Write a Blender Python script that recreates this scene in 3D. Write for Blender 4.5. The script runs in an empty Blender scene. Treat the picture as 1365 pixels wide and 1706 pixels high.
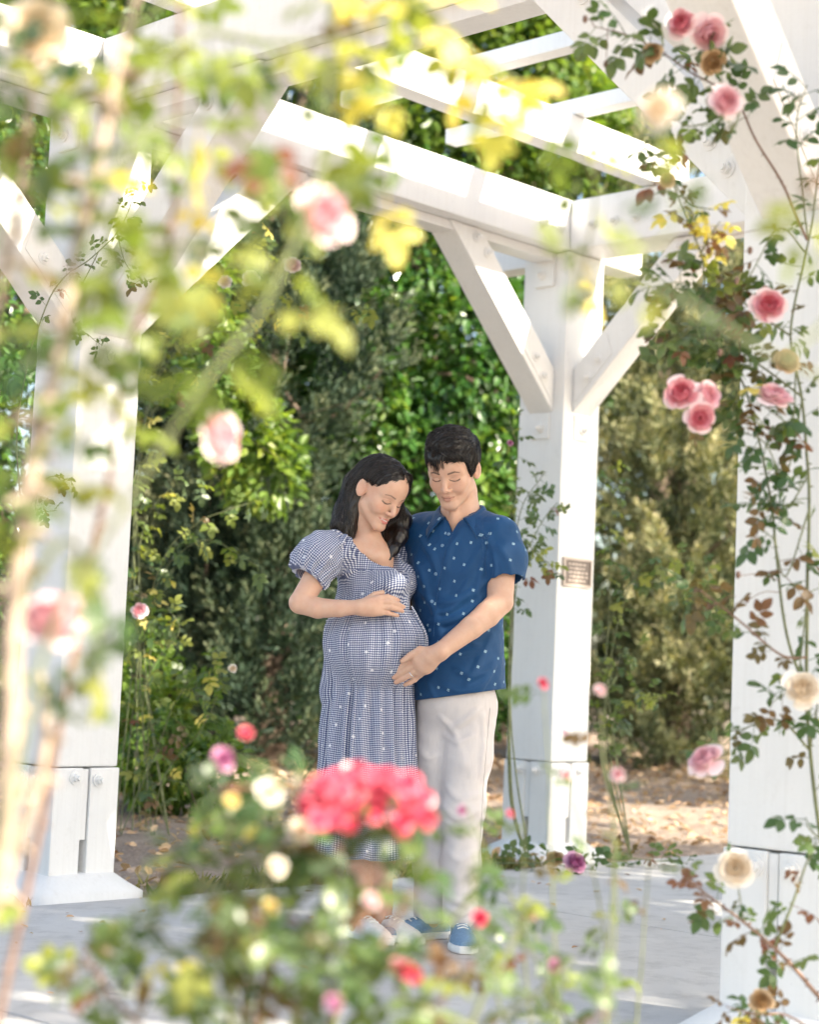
import bpy, bmesh, math, random
import numpy as np
from mathutils import Vector, Matrix

random.seed(7)
rng = np.random.default_rng(7)
scene = bpy.context.scene
C = scene.collection
R_ = math.radians

# ------------------------------------------------------------------ camera
F_PX, PITCH, ROLL, CAM_H = 3018.8, 0.0870, 0.0433, 0.884     # photograph is 1365 x 1706
IW, IH = 1365.0, 1706.0
_c, _s = math.cos(ROLL), math.sin(ROLL)
_up0 = Vector((0, -math.sin(PITCH), math.cos(PITCH)))
_fw = Vector((0, math.cos(PITCH), math.sin(PITCH)))
_rt = Vector((1, 0, 0)) * _c + _up0 * _s
_upv = Vector((1, 0, 0)) * -_s + _up0 * _c
cam_d = bpy.data.cameras.new('camera')
cam = bpy.data.objects.new('camera', cam_d)
C.objects.link(cam)
cam.matrix_world = Matrix(((_rt.x, _upv.x, -_fw.x, 0), (_rt.y, _upv.y, -_fw.y, 0),
                           (_rt.z, _upv.z, -_fw.z, CAM_H), (0, 0, 0, 1)))
cam_d.sensor_fit = 'HORIZONTAL'
cam_d.sensor_width = 24.0
cam_d.lens = F_PX / IW * 24.0
cam_d.clip_start = 0.05
cam_d.clip_end = 500
cam_d.dof.use_dof = True
cam_d.dof.focus_distance = 5.85
cam_d.dof.aperture_fstop = 1.9
scene.camera = cam

# ------------------------------------------------------------------ sky, sun, exposure
SUN = Vector((0.78, -0.46, 0.66)).normalized()
world = bpy.data.worlds.new('World')
scene.world = world
world.use_nodes = True
wn = world.node_tree
bg = wn.nodes['Background']
sky = wn.nodes.new('ShaderNodeTexSky')
sky.sky_type = 'NISHITA'
sky.sun_disc = False
sky.sun_elevation = math.asin(SUN.z)
sky.sun_rotation = math.atan2(SUN.x, SUN.y)
sky.dust_density = 2.0
sky.air_density = 1.0
wn.links.new(sky.outputs[0], bg.inputs[0])
bg.inputs[1].default_value = 0.15
sun_d = bpy.data.lights.new('sun', 'SUN')
sun_d.energy = 5.0
sun_d.angle = R_(0.53)
sun_d.color = (1.0, 0.94, 0.84)
sun_o = bpy.data.objects.new('sun', sun_d)
C.objects.link(sun_o)
sun_o.rotation_euler = SUN.to_track_quat('Z', 'Y').to_euler()
sun_o.location = SUN * 30
scene.view_settings.view_transform = 'Standard'
scene.view_settings.look = 'None'
scene.view_settings.gamma = 1.0
scene.view_settings.use_curve_mapping = False
scene.view_settings.exposure = 1.52
scene.view_settings.use_white_balance = True
scene.view_settings.white_balance_temperature = 7000
scene.view_settings.white_balance_tint = 8
scene.cycles.use_denoising = True
scene.cycles.max_bounces = 8
scene.cycles.diffuse_bounces = 4
scene.cycles.glossy_bounces = 2
scene.cycles.transmission_bounces = 4
scene.cycles.sample_clamp_indirect = 6.0
scene.cycles.caustics_reflective = False
scene.cycles.caustics_refractive = False
scene.cycles.use_adaptive_sampling = True
scene.cycles.adaptive_threshold = 0.02


# ------------------------------------------------------------------ helpers
def at(px, py, Y):
    """Point of the place that the photograph shows at pixel (px, py), at depth Y."""
    u, v = px - IW / 2, py - IH / 2
    d = _rt * (u / F_PX) - _upv * (v / F_PX) + _fw
    t = Y / d.y
    return np.array((d.x * t, Y, d.z * t + CAM_H))


def ground_at(px, py, z=0.0):
    u, v = px - IW / 2, py - IH / 2
    d = _rt * (u / F_PX) - _upv * (v / F_PX) + _fw
    t = (z - CAM_H) / d.z
    return np.array((d.x * t, d.y * t, z))


def tag(o, label=None, cat=None, group=None, kind=None):
    if label: o['label'] = label
    if cat: o['category'] = cat
    if group: o['group'] = group
    if kind: o['kind'] = kind
    return o


def empty(name, loc):
    o = bpy.data.objects.new(name, None)
    o.location = Vector([float(v) for v in loc])
    C.objects.link(o)
    return o


def wloc(o):
    v = Vector((0, 0, 0))
    while o is not None:
        v = v + o.location
        o = o.parent
    return v


def link(name, me, mat=None, parent=None, loc=(0, 0, 0)):
    """Link mesh data whose vertices are given relative to world point loc."""
    o = bpy.data.objects.new(name, me)
    if mat is not None and len(me.materials) == 0:
        me.materials.append(mat)
    loc = Vector([float(v) for v in loc])
    if parent is not None:
        o.parent = parent
        o.location = loc - wloc(parent)
    else:
        o.location = loc
    C.objects.link(o)
    return o


def mesh_np(name, V, Fc, smooth=True, uv=None, col=None, mats=None, fmat=None):
    """Mesh from numpy arrays; Fc is (n,3) or (n,4)."""
    me = bpy.data.meshes.new(name)
    V = np.asarray(V, dtype=np.float32)
    Fc = np.asarray(Fc, dtype=np.int32)
    n, k = Fc.shape
    me.vertices.add(len(V))
    me.vertices.foreach_set('co', V.ravel())
    me.loops.add(n * k)
    me.loops.foreach_set('vertex_index', Fc.ravel())
    me.polygons.add(n)
    me.polygons.foreach_set('loop_start', np.arange(0, n * k, k, dtype=np.int32))
    me.polygons.foreach_set('use_smooth', np.full(n, smooth, dtype=bool))
    if fmat is not None:
        me.polygons.foreach_set('material_index', np.asarray(fmat, dtype=np.int32))
    me.update(calc_edges=True)
    if uv is not None:
        l = me.uv_layers.new(name='UVMap')
        l.data.foreach_set('uv', np.asarray(uv, dtype=np.float32)[Fc.ravel()].ravel())
    if col is not None:
        a = me.color_attributes.new('col', 'FLOAT_COLOR', 'POINT')
        cc = np.ones((len(V), 4), dtype=np.float32)
        cc[:, :col.shape[1]] = col
        a.data.foreach_set('color', cc.ravel())
    if mats:
        for m in mats: me.materials.append(m)
    return me


def obj_np(name, V, Fc, mat, parent=None, **kw):
    V = np.asarray(V, dtype=np.float64)
    c = V.mean(0) if parent is not None else np.array((V[:, 0].mean(), V[:, 1].mean(), V[:, 2].min()))
    me = mesh_np(name, V - c, Fc, **kw)
    return link(name, me, mat, parent, c)


def bm_obj(name, bm, mat, parent=None, smooth=False):
    """Link a bmesh (world coordinates) as one object with its origin at its own middle."""
    bmesh.ops.recalc_face_normals(bm, faces=bm.faces)
    c = Vector((0, 0, 0))
    for v in bm.verts: c += v.co
    c /= max(1, len(bm.verts))
    for v in bm.verts: v.co -= c
    me = bpy.data.meshes.new(name)
    bm.to_mesh(me)
    bm.free()
    if smooth:
        me.polygons.foreach_set('use_smooth', [True] * len(me.polygons))
    return link(name, me, mat, parent, c)


def frame_of(d, up=(0, 0, 1)):
    d = Vector(d).normalized()
    u = Vector(up)
    if abs(d.dot(u)) > 0.97: u = Vector((1, 0, 0))
    x = d.cross(u).normalized()
    return d, x, x.cross(d).normalized()


def prism(bm, poly, d0, d1, origin, ax, ay, an):
    """Extrude polygon (2D, in ax/ay) from d0 to d1 along an."""
    lo = [bm.verts.new(origin + ax * p[0] + ay * p[1] + an * d0) for p in poly]
    hi = [bm.verts.new(origin + ax * p[0] + ay * p[1] + an * d1) for p in poly]
    bm.faces.new(lo)
    bm.faces.new(hi[::-1])
    n = len(poly)
    for i in range(n):
        bm.faces.new((lo[i], lo[(i + 1) % n], hi[(i + 1) % n], hi[i]))


def bevel(bm, w, seg=2):
    bmesh.ops.recalc_face_normals(bm, faces=bm.faces)
    es = [e for e in bm.edges if e.calc_face_angle(0) > 0.4]
    bmesh.ops.bevel(bm, geom=es, offset=w, segments=seg, profile=0.6, affect='EDGES', clamp_overlap=True)


def tube_np(pts, rad, sides=6, cap=True):
    """Tube along a polyline: returns V, F(quads)."""
    P = np.asarray(pts, float)
    n = len(P)
    rad = np.broadcast_to(np.asarray(rad, float), (n,))
    T = np.gradient(P, axis=0)
    T /= np.linalg.norm(T, axis=1)[:, None] + 1e-12
    ref = np.array((0.3, 0.2, 1.0))
    if abs(T[:, 2]).mean() > 0.8: ref = np.array((1.0, 0.3, 0.1))
    X = np.cross(T, ref)
    X /= np.linalg.norm(X, axis=1)[:, None] + 1e-12
    Yv = np.cross(T, X)
    a = np.linspace(0, 2 * np.pi, sides, endpoint=False)
    V = P[:, None, :] + rad[:, None, None] * (np.cos(a)[None, :, None] * X[:, None, :] + np.sin(a)[None, :, None] * Yv[:, None, :])
    V = V.reshape(-1, 3)
    i = np.arange(n - 1)[:, None] * sides
    j = np.arange(sides)[None, :]
    k = (j + 1) % sides
    Fq = np.stack([i + j, i + k, i + sides + k, i + sides + j], -1).reshape(-1, 4)
    return V, Fq


def join_np(parts):
    Vs, Fs, o = [], [], 0
    for V, Fq in parts:
        Vs.append(V)
        Fs.append(Fq + o)
        o += len(V)
    return np.concatenate(Vs), np.concatenate(Fs)


def spline(pts, n):
    """Catmull-Rom through pts, n samples."""
    P = np.asarray(pts, float)
    if len(P) == 2:
        t = np.linspace(0, 1, n)[:, None]
        return P[0] * (1 - t) + P[1] * t
    Q = np.vstack([2 * P[0] - P[1], P, 2 * P[-1] - P[-2]])
    t = np.linspace(0, len(P) - 1 - 1e-9, n)
    i = t.astype(int)
    f = (t - i)[:, None]
    a, b, c, d = Q[i], Q[i + 1], Q[i + 2], Q[i + 3]
    return 0.5 * (2 * b + (c - a) * f + (2 * a - 5 * b + 4 * c - d) * f ** 2 + (3 * b - a - 3 * c + d) * f ** 3)


# value noise on numpy points
_perm = rng.permutation(65536)


def vnoise(P, scale=1.0, seed=0):
    P = np.asarray(P, float) * scale + seed * 17.31
    i = np.floor(P).astype(np.int64)
    f = P - i
    f = f * f * (3 - 2 * f)
    out = 0
    for dx in (0, 1):
        for dy in (0, 1):
            for dz in (0, 1):
                h = ((i[..., 0] + dx) * 73856093) ^ ((i[..., 1] + dy) * 19349663) ^ ((i[..., 2] + dz) * 83492791)
                v = _perm[h & 65535] / 65535.0
                w = (f[..., 0] if dx else 1 - f[..., 0]) * (f[..., 1] if dy else 1 - f[..., 1]) * (f[..., 2] if dz else 1 - f[..., 2])
                out = out + v * w
    return out * 2 - 1


# ------------------------------------------------------------------ materials
class NT:
    def __init__(self, name):
        self.m = bpy.data.materials.new(name)
        self.m.use_nodes = True
        self.t = self.m.node_tree
        self.b = self.t.nodes['Principled BSDF']
        self.out = self.t.nodes['Material Output']

    def n(self, typ, **kw):
        nd = self.t.nodes.new('ShaderNode' + typ)
        for k, v in kw.items():
            if k.startswith('i_'):
                key = k[2:]
                key = int(key) if key.isdigit() else key.replace('_', ' ')
                nd.inputs[key].default_value = v
            else:
                setattr(nd, k, v)
        return nd

    def l(self, a, b): self.t.links.new(a, b)

    def math(self, op, a, b=None, clamp=False):
        nd = self.n('Math', operation=op, use_clamp=clamp)
        for i, v in enumerate((a, b)):
            if v is None: continue
            if hasattr(v, 'is_linked'): self.l(v, nd.inputs[i])
            else: nd.inputs[i].default_value = v
        return nd.outputs[0]

    def mix(self, fac, a, b, mode='MIX'):
        nd = self.n('MixRGB', blend_type=mode)
        for i, v in enumerate((fac, a, b)):
            if hasattr(v, 'is_linked'): self.l(v, nd.inputs[i])
            else: nd.inputs[i].default_value = v if i == 0 else (tuple(v) + (1,))[:4]
        return nd.outputs[0]

    def noise(self, scale, detail=4, vec=None, rough=0.55, out=0):
        nd = self.n('TexNoise', i_Scale=scale, i_Detail=detail, i_Roughness=rough)
        if vec is not None: self.l(vec, nd.inputs['Vector'])
        return nd.outputs[out]

    def ramp(self, fac, stops):
        nd = self.n('ValToRGB')
        el = nd.color_ramp.elements
        while len(el) < len(stops): el.new(0.5)
        for e, (p, c) in zip(el, stops):
            e.position = p
            e.color = (tuple(c) + (1,))[:4] if hasattr(c, '__len__') else (c, c, c, 1)
        self.l(fac, nd.inputs[0])
        return nd.outputs[0]

    def bump(self, height, strength=0.3, dist=0.01):
        nd = self.n('Bump', i_Strength=strength, i_Distance=dist)
        self.l(height, nd.inputs['Height'])
        self.l(nd.outputs[0], self.b.inputs['Normal'])
        return nd

    def coord(self, kind='Object', scale=None):
        o = self.n('TexCoord').outputs[kind]
        if scale is not None:
            mp = self.n('Mapping', i_Scale=scale)
            self.l(o, mp.inputs[0])
            o = mp.outputs[0]
        return o

    def set(self, **kw):
        for k, v in kw.items():
            k = k.replace('_', ' ')
            if hasattr(v, 'is_linked'): self.l(v, self.b.inputs[k])
            else: self.b.inputs[k].default_value = (tuple(v) + (1,))[:4] if hasattr(v, '__len__') and len(v) == 3 and 'Color' in k else v
        return self


def mat_white_paint():
    t = NT('white_painted_timber')
    co = t.n('NewGeometry').outputs['Position']
    big = t.noise(2.3, 3, co)
    fine = t.noise(26, 4, co)
    base = t.mix(t.ramp(big, [(0.35, 0.0), (0.7, 1.0)]), (0.83, 0.82, 0.80), (0.76, 0.755, 0.74))
    dirt = t.ramp(fine, [(0.60, 0.0), (0.80, 1.0)])
    base = t.mix(t.math('MULTIPLY', dirt, 0.22), base, (0.52, 0.49, 0.44))
    gr = t.n('Mapping', i_Scale=(70, 70, 3.5))
    t.l(co, gr.inputs[0])
    grain = t.noise(1.0, 4, gr.outputs[0])
    base = t.mix(t.math('MULTIPLY', t.ramp(grain, [(0.45, 0.0), (0.75, 1.0)]), 0.16), base, (0.60, 0.57, 0.53))
    sp = t.noise(130, 2, co)
    base = t.mix(t.math('MULTIPLY', t.ramp(sp, [(0.72, 0.0), (0.78, 1.0)]), 0.35), base, (0.36, 0.32, 0.27))
    t.set(Base_Color=base, Roughness=0.48)
    t.bump(t.math('ADD', t.math('ADD', t.math('MULTIPLY', t.noise(60, 4, co), 0.5), t.math('MULTIPLY', grain, 0.8)), big), 0.28, 0.005)
    return t.m


def mat_leaf(name, cols, trans=0.45, rough=0.42, rand='obj', spec=0.5):
    """cols: list of colours picked per object (or per leaf through the 'col' attribute red channel)."""
    t = NT(name)
    if rand == 'obj':
        r = t.n('ObjectInfo').outputs['Random']
    else:
        a = t.n('VertexColor', layer_name='col')
        sep = t.n('SeparateColor')
        t.l(a.outputs[0], sep.inputs[0])
        r = sep.outputs[0]
    k = len(cols)
    c = t.ramp(r, [((i + 0.0) / max(1, k - 1), cc) for i, cc in enumerate(cols)])
    co = t.n('NewGeometry').outputs['Position']
    v = t.noise(45, 3, co)
    c = t.mix(t.math('MULTIPLY', t.ramp(v, [(0.35, 0.0), (0.75, 1.0)]), 0.35), c, t.mix(1.0, c, (1.5, 1.25, 0.8), 'MULTIPLY'))
    t.set(Base_Color=c, Roughness=rough, Specular_IOR_Level=spec)
    tr = t.n('BsdfTranslucent')
    t.l(t.mix(1.0, c, (1.7, 1.6, 0.75), 'MULTIPLY'), tr.inputs[0])
    mx = t.n('MixShader', i_0=trans)
    t.l(t.b.outputs[0], mx.inputs[1])
    t.l(tr.outputs[0], mx.inputs[2])
    t.l(mx.outputs[0], t.out.inputs[0])
    return t.m


def mat_plain(name, col, rough=0.6, var=0.25, scale=30, bump=0.0, spec=0.5, trans=0.0, metal=0.0):
    t = NT(name)
    co = t.n('NewGeometry').outputs['Position']
    v = t.ramp(t.noise(scale, 4, co), [(0.3, 0.0), (0.7, 1.0)])
    c = t.mix(v, tuple(x * (1 - var) for x in col), tuple(min(1, x * (1 + var)) for x in col))
    t.set(Base_Color=c, Roughness=rough, Specular_IOR_Level=spec, Metallic=metal)
    if bump: t.bump(t.noise(scale * 2, 4, co), bump, 0.006)
    if trans:
        tr = t.n('BsdfTranslucent')
        t.l(c, tr.inputs[0])
        mx = t.n('MixShader', i_0=trans)
        t.l(t.b.outputs[0], mx.inputs[1])
        t.l(tr.outputs[0], mx.inputs[2])
        t.l(mx.outputs[0], t.out.inputs[0])
    return t.m


def unit(v): return v / (np.linalg.norm(v, axis=-1, keepdims=True) + 1e-12)


def rand_dirs(n):
    return unit(rng.normal(size=(n, 3)))
# ------------------------------------------------------------------ the ground
PHI = 0.8061
D1 = Vector((math.cos(PHI), math.sin(PHI), 0))
D2 = Vector((math.sin(PHI), -math.cos(PHI), 0))
PL = Vector((-1.2607, 6.8982, 0))                 # left post
S, SPAN, WID = 0.2833, 2.870, 3.197
ZT, ZSLOT, ZB, ZBT = 0.4716, 0.085, 2.9745, 3.225
Z = Vector((0, 0, 1))


def loc(x, y, z=0.0): return PL + D1 * x + D2 * y + Z * z


WHITE = mat_white_paint()

t = NT('dry_soil')
co = t.n('NewGeometry').outputs['Position']
c = t.mix(t.ramp(t.noise(3.0, 5, co), [(0.35, 0.0), (0.7, 1.0)]), (0.24, 0.175, 0.135), (0.40, 0.31, 0.245))
c = t.mix(t.ramp(t.noise(45, 4, co), [(0.5, 0.0), (0.7, 1.0)]), c, (0.45, 0.36, 0.29))
t.set(Base_Color=c, Roughness=0.95)
t.bump(t.math('ADD', t.noise(18, 5, co), t.noise(90, 3, co)), 0.8, 0.02)
SOIL = t.m

n = 120
gx = np.concatenate([np.linspace(-400, -12, 8), np.linspace(-10, 14, n), np.linspace(16, 400, 8)])
gy = np.concatenate([np.linspace(-200, -6, 6), np.linspace(-4, 22, n), np.linspace(24, 450, 8)])
X, Yg = np.meshgrid(gx, gy, indexing='ij')
loc2 = np.stack([X - PL.x, Yg - PL.y], -1)
la = loc2 @ np.array((D1.x, D1.y))
lb = loc2 @ np.array((D2.x, D2.y))
PAVE0, PAVE1 = 0.27, 3.75                          # paved strip, across the pergola
inside = np.clip(np.minimum(lb - PAVE0 + 0.1, PAVE1 + 0.1 - lb) / 0.12, 0, 1)
Zg = 0.035 * vnoise(np.stack([X, Yg, X * 0], -1), 1.1) + 0.02 * vnoise(np.stack([X, Yg, X * 0], -1), 4.3) - 0.012
Zg = np.where(lb < PAVE0, Zg + np.clip((PAVE0 - lb) * 0.05, 0, 0.30), Zg)
Zg = np.minimum(Zg, 0.4) * (1 - inside) - 0.11 * inside
ni, nj = X.shape
idx = np.arange(ni * nj).reshape(ni, nj)
Fq = np.stack([idx[:-1, :-1], idx[1:, :-1], idx[1:, 1:], idx[:-1, 1:]], -1).reshape(-1, 4)
ground = link('ground', mesh_np('ground', np.stack([X, Yg, Zg], -1).reshape(-1, 3), Fq), SOIL)
tag(ground, 'dry brown soil under the shrubs behind the pergola', kind='structure')

# concrete path: slabs with open joints
t = NT('broom_finished_concrete')
co = t.n('NewGeometry').outputs['Position']
c = t.mix(t.ramp(t.noise(1.6, 5, co), [(0.3, 0.0), (0.72, 1.0)]), (0.49, 0.47, 0.45), (0.59, 0.57, 0.545))
c = t.mix(t.math('MULTIPLY', t.ramp(t.noise(7, 7, co, 0.72), [(0.48, 0.0), (0.72, 1.0)]), 0.65), c, (0.30, 0.285, 0.27))
c = t.mix(t.math('MULTIPLY', t.ramp(t.noise(220, 2, co), [(0.45, 0.0), (0.7, 1.0)]), 0.35), c, (0.60, 0.59, 0.57))
c = t.mix(t.math('MULTIPLY', t.ramp(t.noise(150, 2, co), [(0.66, 0.0), (0.74, 1.0)]), 0.5), c, (0.22, 0.21, 0.20))
t.set(Base_Color=c, Roughness=0.85)
t.bump(t.noise(220, 4, co), 0.6, 0.004)
CONC = t.m
pave = empty('pavement', loc(0, 2.0))
tag(pave, 'pale grey concrete path running under the pergola', kind='structure')
joints = [-9.5, -6.5, -3.55, -1.45, 1.35, 4.2, 7.1, 10.0, 13.0]
for i in range(len(joints) - 1):
    bm = bmesh.new()
    poly = [(joints[i] + 0.005, PAVE0), (joints[i + 1] - 0.005, PAVE0), (joints[i + 1] - 0.005, PAVE1), (joints[i] + 0.005, PAVE1)]
    prism(bm, poly, -0.10, 0.0, PL, D1, D2, Z)
    bevel(bm, 0.006, 2)
    bm_obj('slab', bm, CONC, pave)

# ------------------------------------------------------------------ the pergola
perg = empty('pergola', loc(SPAN / 2, WID / 2))
tag(perg, 'white painted timber pergola with braced posts and slatted roof over the path', 'pergola')


def lbox(bm, x0, x1, y0, y1, z0, z1):
    prism(bm, [(x0, y0), (x1, y0), (x1, y1), (x0, y1)], z0, z1, PL, D1, D2, Z)


def lpart(name, boxes, parent=perg, bev=0.006):
    bm = bmesh.new()
    for b in boxes: lbox(bm, *b)
    bevel(bm, bev, 2)
    return bm_obj(name, bm, WHITE, parent)


BOLT_ME = {}


def bolt(parent, pos, nrm, r=0.02):
    """Washer, hexagonal nut and stud; nrm is the direction it points."""
    key = tuple(round(v, 3) for v in nrm)
    if key not in BOLT_ME:
        bm = bmesh.new()
        d, x, y = frame_of(nrm)
        for rad, sides, a, b in ((0.026, 16, -0.004, 0.005), (0.0165, 6, 0.005, 0.020), (0.009, 10, 0.020, 0.032)):
            prism(bm, [(rad * math.cos(2 * math.pi * i / sides + 0.2), rad * math.sin(2 * math.pi * i / sides + 0.2)) for i in range(sides)],
                  a, b, Vector((0, 0, 0)), x, y, d)
        bmesh.ops.recalc_face_normals(bm, faces=bm.faces)
        me = bpy.data.meshes.new('bolt')
        bm.to_mesh(me)
        bm.free()
        BOLT_ME[key] = me
    return link('bolt', BOLT_ME[key], WHITE, parent, pos)


H = S / 2
FOOT_ME = None


def post(x, y):
    p = lpart('post', [(x - H, x + H, y - H, y + H, ZT + 0.004, ZB - 0.003)], bev=0.008)
    g = 0.0175
    for sx in (-1, 1):
        for sy in (-1, 1):
            xa, xb = sorted((x + sx * g, x + sx * (H + 0.006)))
            ya, yb = sorted((y + sy * g, y + sy * (H + 0.006)))
            lpart('base_board', [(xa, xb, ya, yb, 0.07, ZT)], p, 0.005)
    lpart('infill', [(x - H + 0.002, x + H - 0.002, y - g + 0.0010, y + g - 0.0060, 0.205, ZT - 0.004),
                     (x - g + 0.0010, x + g - 0.0060, y - H + 0.002, y - g - 0.002, 0.2065, ZT - 0.005),
                     (x - g + 0.0010, x + g - 0.0060, y + g + 0.002, y + H - 0.002, 0.2065, ZT - 0.005)], p, 0.002)
    # rough painted concrete foot, flared
    bm = bmesh.new()
    rings = [(0.0, H + 0.115), (0.02, H + 0.105), (0.055, H + 0.06), (0.082, H + 0.022), (0.0865, H - 0.01)]
    vs = []
    rr = random.Random(int(x * 31 + y * 57) + 5)
    for z, h in rings:
        ring = []
        for k in range(16):
            side, f = divmod(k, 4)
            f = f / 4 * 2 - 1
            px, py = [(f, -1), (1, f), (-f, 1), (-1, -f)][side]
            corner = 1.0 - 0.10 * (abs(px * py) ** 4)
            j = 0.006 if z < 0.08 else 0.0
            ring.append(bm.verts.new(loc(x + px * h * corner + rr.uniform(-j, j), y + py * h * corner + rr.uniform(-j, j), z - (0.03 if z == 0 else 0) + rr.uniform(-j, j) * 0.5)))
        vs.append(ring)
    for a, b in zip(vs[:-1], vs[1:]):
        for k in range(16):
            bm.faces.new((a[k], a[(k + 1) % 16], b[(k + 1) % 16], b[k]))
    bm.faces.new(vs[-1])
    bm_obj('foot', bm, WHITE, p, True)
    for dx in (-0.055, 0.052):
        bolt(p, loc(x + dx, y + H + 0.008, ZT - 0.035 - 0.01 * (dx > 0)), D2)
    for dy in (-0.05, 0.055):
        bolt(p, loc(x - H - 0.008, y + dy, ZT - 0.04), -D1)
    return p


posts = {}
for nm, (x, y) in dict(L=(0, 0), B=(SPAN, 0), R=(0, WID), C=(SPAN, WID), L2=(-SPAN, 0), R2=(-SPAN, WID)).items():
    posts[nm] = post(x, y)

# beams along the path (d1) and across it (d2): paired planks with a lighter board set back beneath
E0, E1 = -SPAN - 0.75, SPAN + 0.0
for y in (0, WID):
    sgn = 1 if y == 0 else -1
    q = lpart('beam', [(E0, SPAN + H - 0.003, y - H + 0.02, y + H, ZB, ZBT)] if y == 0 else [(E0, SPAN + H - 0.003, y - H, y + H - 0.02, ZB, ZBT)])
    lpart('soffit_board', [(E0 + 0.1, SPAN - H - 0.02, y - 0.06, y + 0.06, ZB - 0.045, ZB - 0.002)], q, 0.004)
    for px in (0, SPAN, -SPAN):
        for k in (-2.6, -1.6, -0.62, 0.62, 1.6, 2.6):
            if px == SPAN and k > 0.7: continue
            for f in (1, -1):
                bolt(q, loc(px + k * 0.135, y + f * (H + 0.004) * (1 if (f * sgn) > 0 else 0.87), ZB + 0.095 + 0.05 * (abs(k) < 1)), D2 * f)
for x in (-SPAN, 0, SPAN):
    if x == SPAN:
        bx = (x - H, x + H - 0.02)
        q = lpart('beam', [(bx[0], bx[1], H + 0.003, WID - H - 0.003, ZB, ZBT - 0.004)])
    else:
        q = lpart('beam', [(x - H + 0.02, x + H - 0.02, H + 0.003, WID - H - 0.003, ZB, ZBT - 0.004),
                           ])
        lpart('soffit_board', [(x - 0.06, x + 0.06, H + 0.05, WID - H - 0.05, ZB - 0.06, ZB - 0.002)], q, 0.004)
    for y0, d in ((H, 1), (WID - H, -1)):
        for k in (0.14, 0.27, 0.40):
            bolt(q, loc(x - H - (0.003 if x == SPAN else -0.018), y0 + d * k, ZB + 0.11), -D1)
# beam ends oversailing the back post
q = lpart('beam_end', [(SPAN + 0.01 - 0.07, SPAN + 0.07, -0.62, -H + 0.018, ZB - 0.03, ZB + 0.12)])
q = lpart('beam_end', [(SPAN + H, SPAN + 0.55, -0.07, 0.07, ZB + 0.01, ZB + 0.16)])


def brace(x, y, dx, dy, reach=0.80, w=0.075):
    """45 degree strut from post (x, y) towards (dx, dy), with its two end bolts and cover plates."""
    a = D1 * dx + D2 * dy
    o = loc(x, y, 0) + a * H
    z0 = ZB - reach
    T = 0.155 * 1.41421
    poly = [(0.0, z0 - 0.0), (0.0, z0 + T), (reach - T, ZB - 0.003), (reach, ZB - 0.003)]
    n = D1 * dy - D2 * dx
    bm = bmesh.new()
    prism(bm, poly, -w, w, o, a, Z, n)
    bevel(bm, 0.006, 2)
    b = bm_obj('brace', bm, WHITE, perg)
    for f in (-1, 1):
        for (u, v) in ((0.09, 0.17), (0.15, 0.255), (reach - 0.27, reach - 0.11), (reach - 0.19, reach - 0.05)):
            bolt(b, o + a * u + Z * (z0 + v) + n * (f * (w + 0.003)), n * f)
    # steel side plates over both ends
    for f in (-1, 1):
        bm = bmesh.new()
        prism(bm, [(0.012, z0 + 0.05), (0.012, z0 + T - 0.03), (0.20, z0 + T + 0.16), (0.235, z0 + 0.275)], w + 0.0005 if f > 0 else -w - 0.004, w + 0.004 if f > 0 else -w - 0.0005, o, a, Z, n)
        bm_obj('plate', bm, WHITE, b)
    # pad the strut bears on
    return b


for x, y, dx, dy in ((0, 0, 1, 0), (0, 0, -1, 0), (0, 0, 0, 1), (SPAN, 0, -1, 0), (SPAN, 0, 0, 1),
                     (0, WID, 0, -1), (0, WID, -1, 0), (0, WID, 1, 0), (SPAN, WID, -1, 0), (SPAN, WID, 0, -1)):
    brace(x, y, dx, dy, *((0.80, 0.075) if x == SPAN else (0.88, 0.088)))
# bearing pads under the struts, and knife plates on the back post
for nm, x, y in (('B', SPAN, 0), ('L', 0, 0)):
    z0 = ZB - (0.80 if nm == 'B' else 0.88)
    lpart('pad', [(x - H - 0.009, x - H - 0.001, y - 0.058, y + 0.058, z0 - 0.13, z0 - 0.006)], posts[nm], 0.003)
    lpart('pad', [(x - 0.058, x + 0.058, y + H + 0.001, y + H + 0.009, z0 - 0.13, z0 - 0.006)], posts[nm], 0.003)
    bolt(posts[nm], loc(x - H - 0.012, y, z0 - 0.075), -D1)
    bolt(posts[nm], loc(x, y + H + 0.012, z0 - 0.075), D2)
    lpart('pad', [(x - H - 0.016, x - H - 0.001, y - 0.06, y + 0.06, ZB - 0.17, ZB - 0.004)], posts[nm], 0.003)
    bolt(posts[nm], loc(x - H - 0.018, y - 0.02, ZB - 0.11), -D1)
    bolt(posts[nm], loc(x, y + H + 0.004, ZB - 0.20), D2)
# rafters along the path, slats across it
for y in (0.62, 1.85, 2.6):
    lpart('rafter', [(E0, SPAN + 0.10, y - 0.05, y + 0.05, ZBT + 0.002, ZBT + 0.17)])
for x in (-3.3, -2.2, -1.45, -0.72, -0.28, 0.72, 1.42, 2.12):
    lpart('slat', [(x - 0.04, x + 0.04, -0.12, WID + 0.25, ZBT + 0.172, ZBT + 0.245)])

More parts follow.
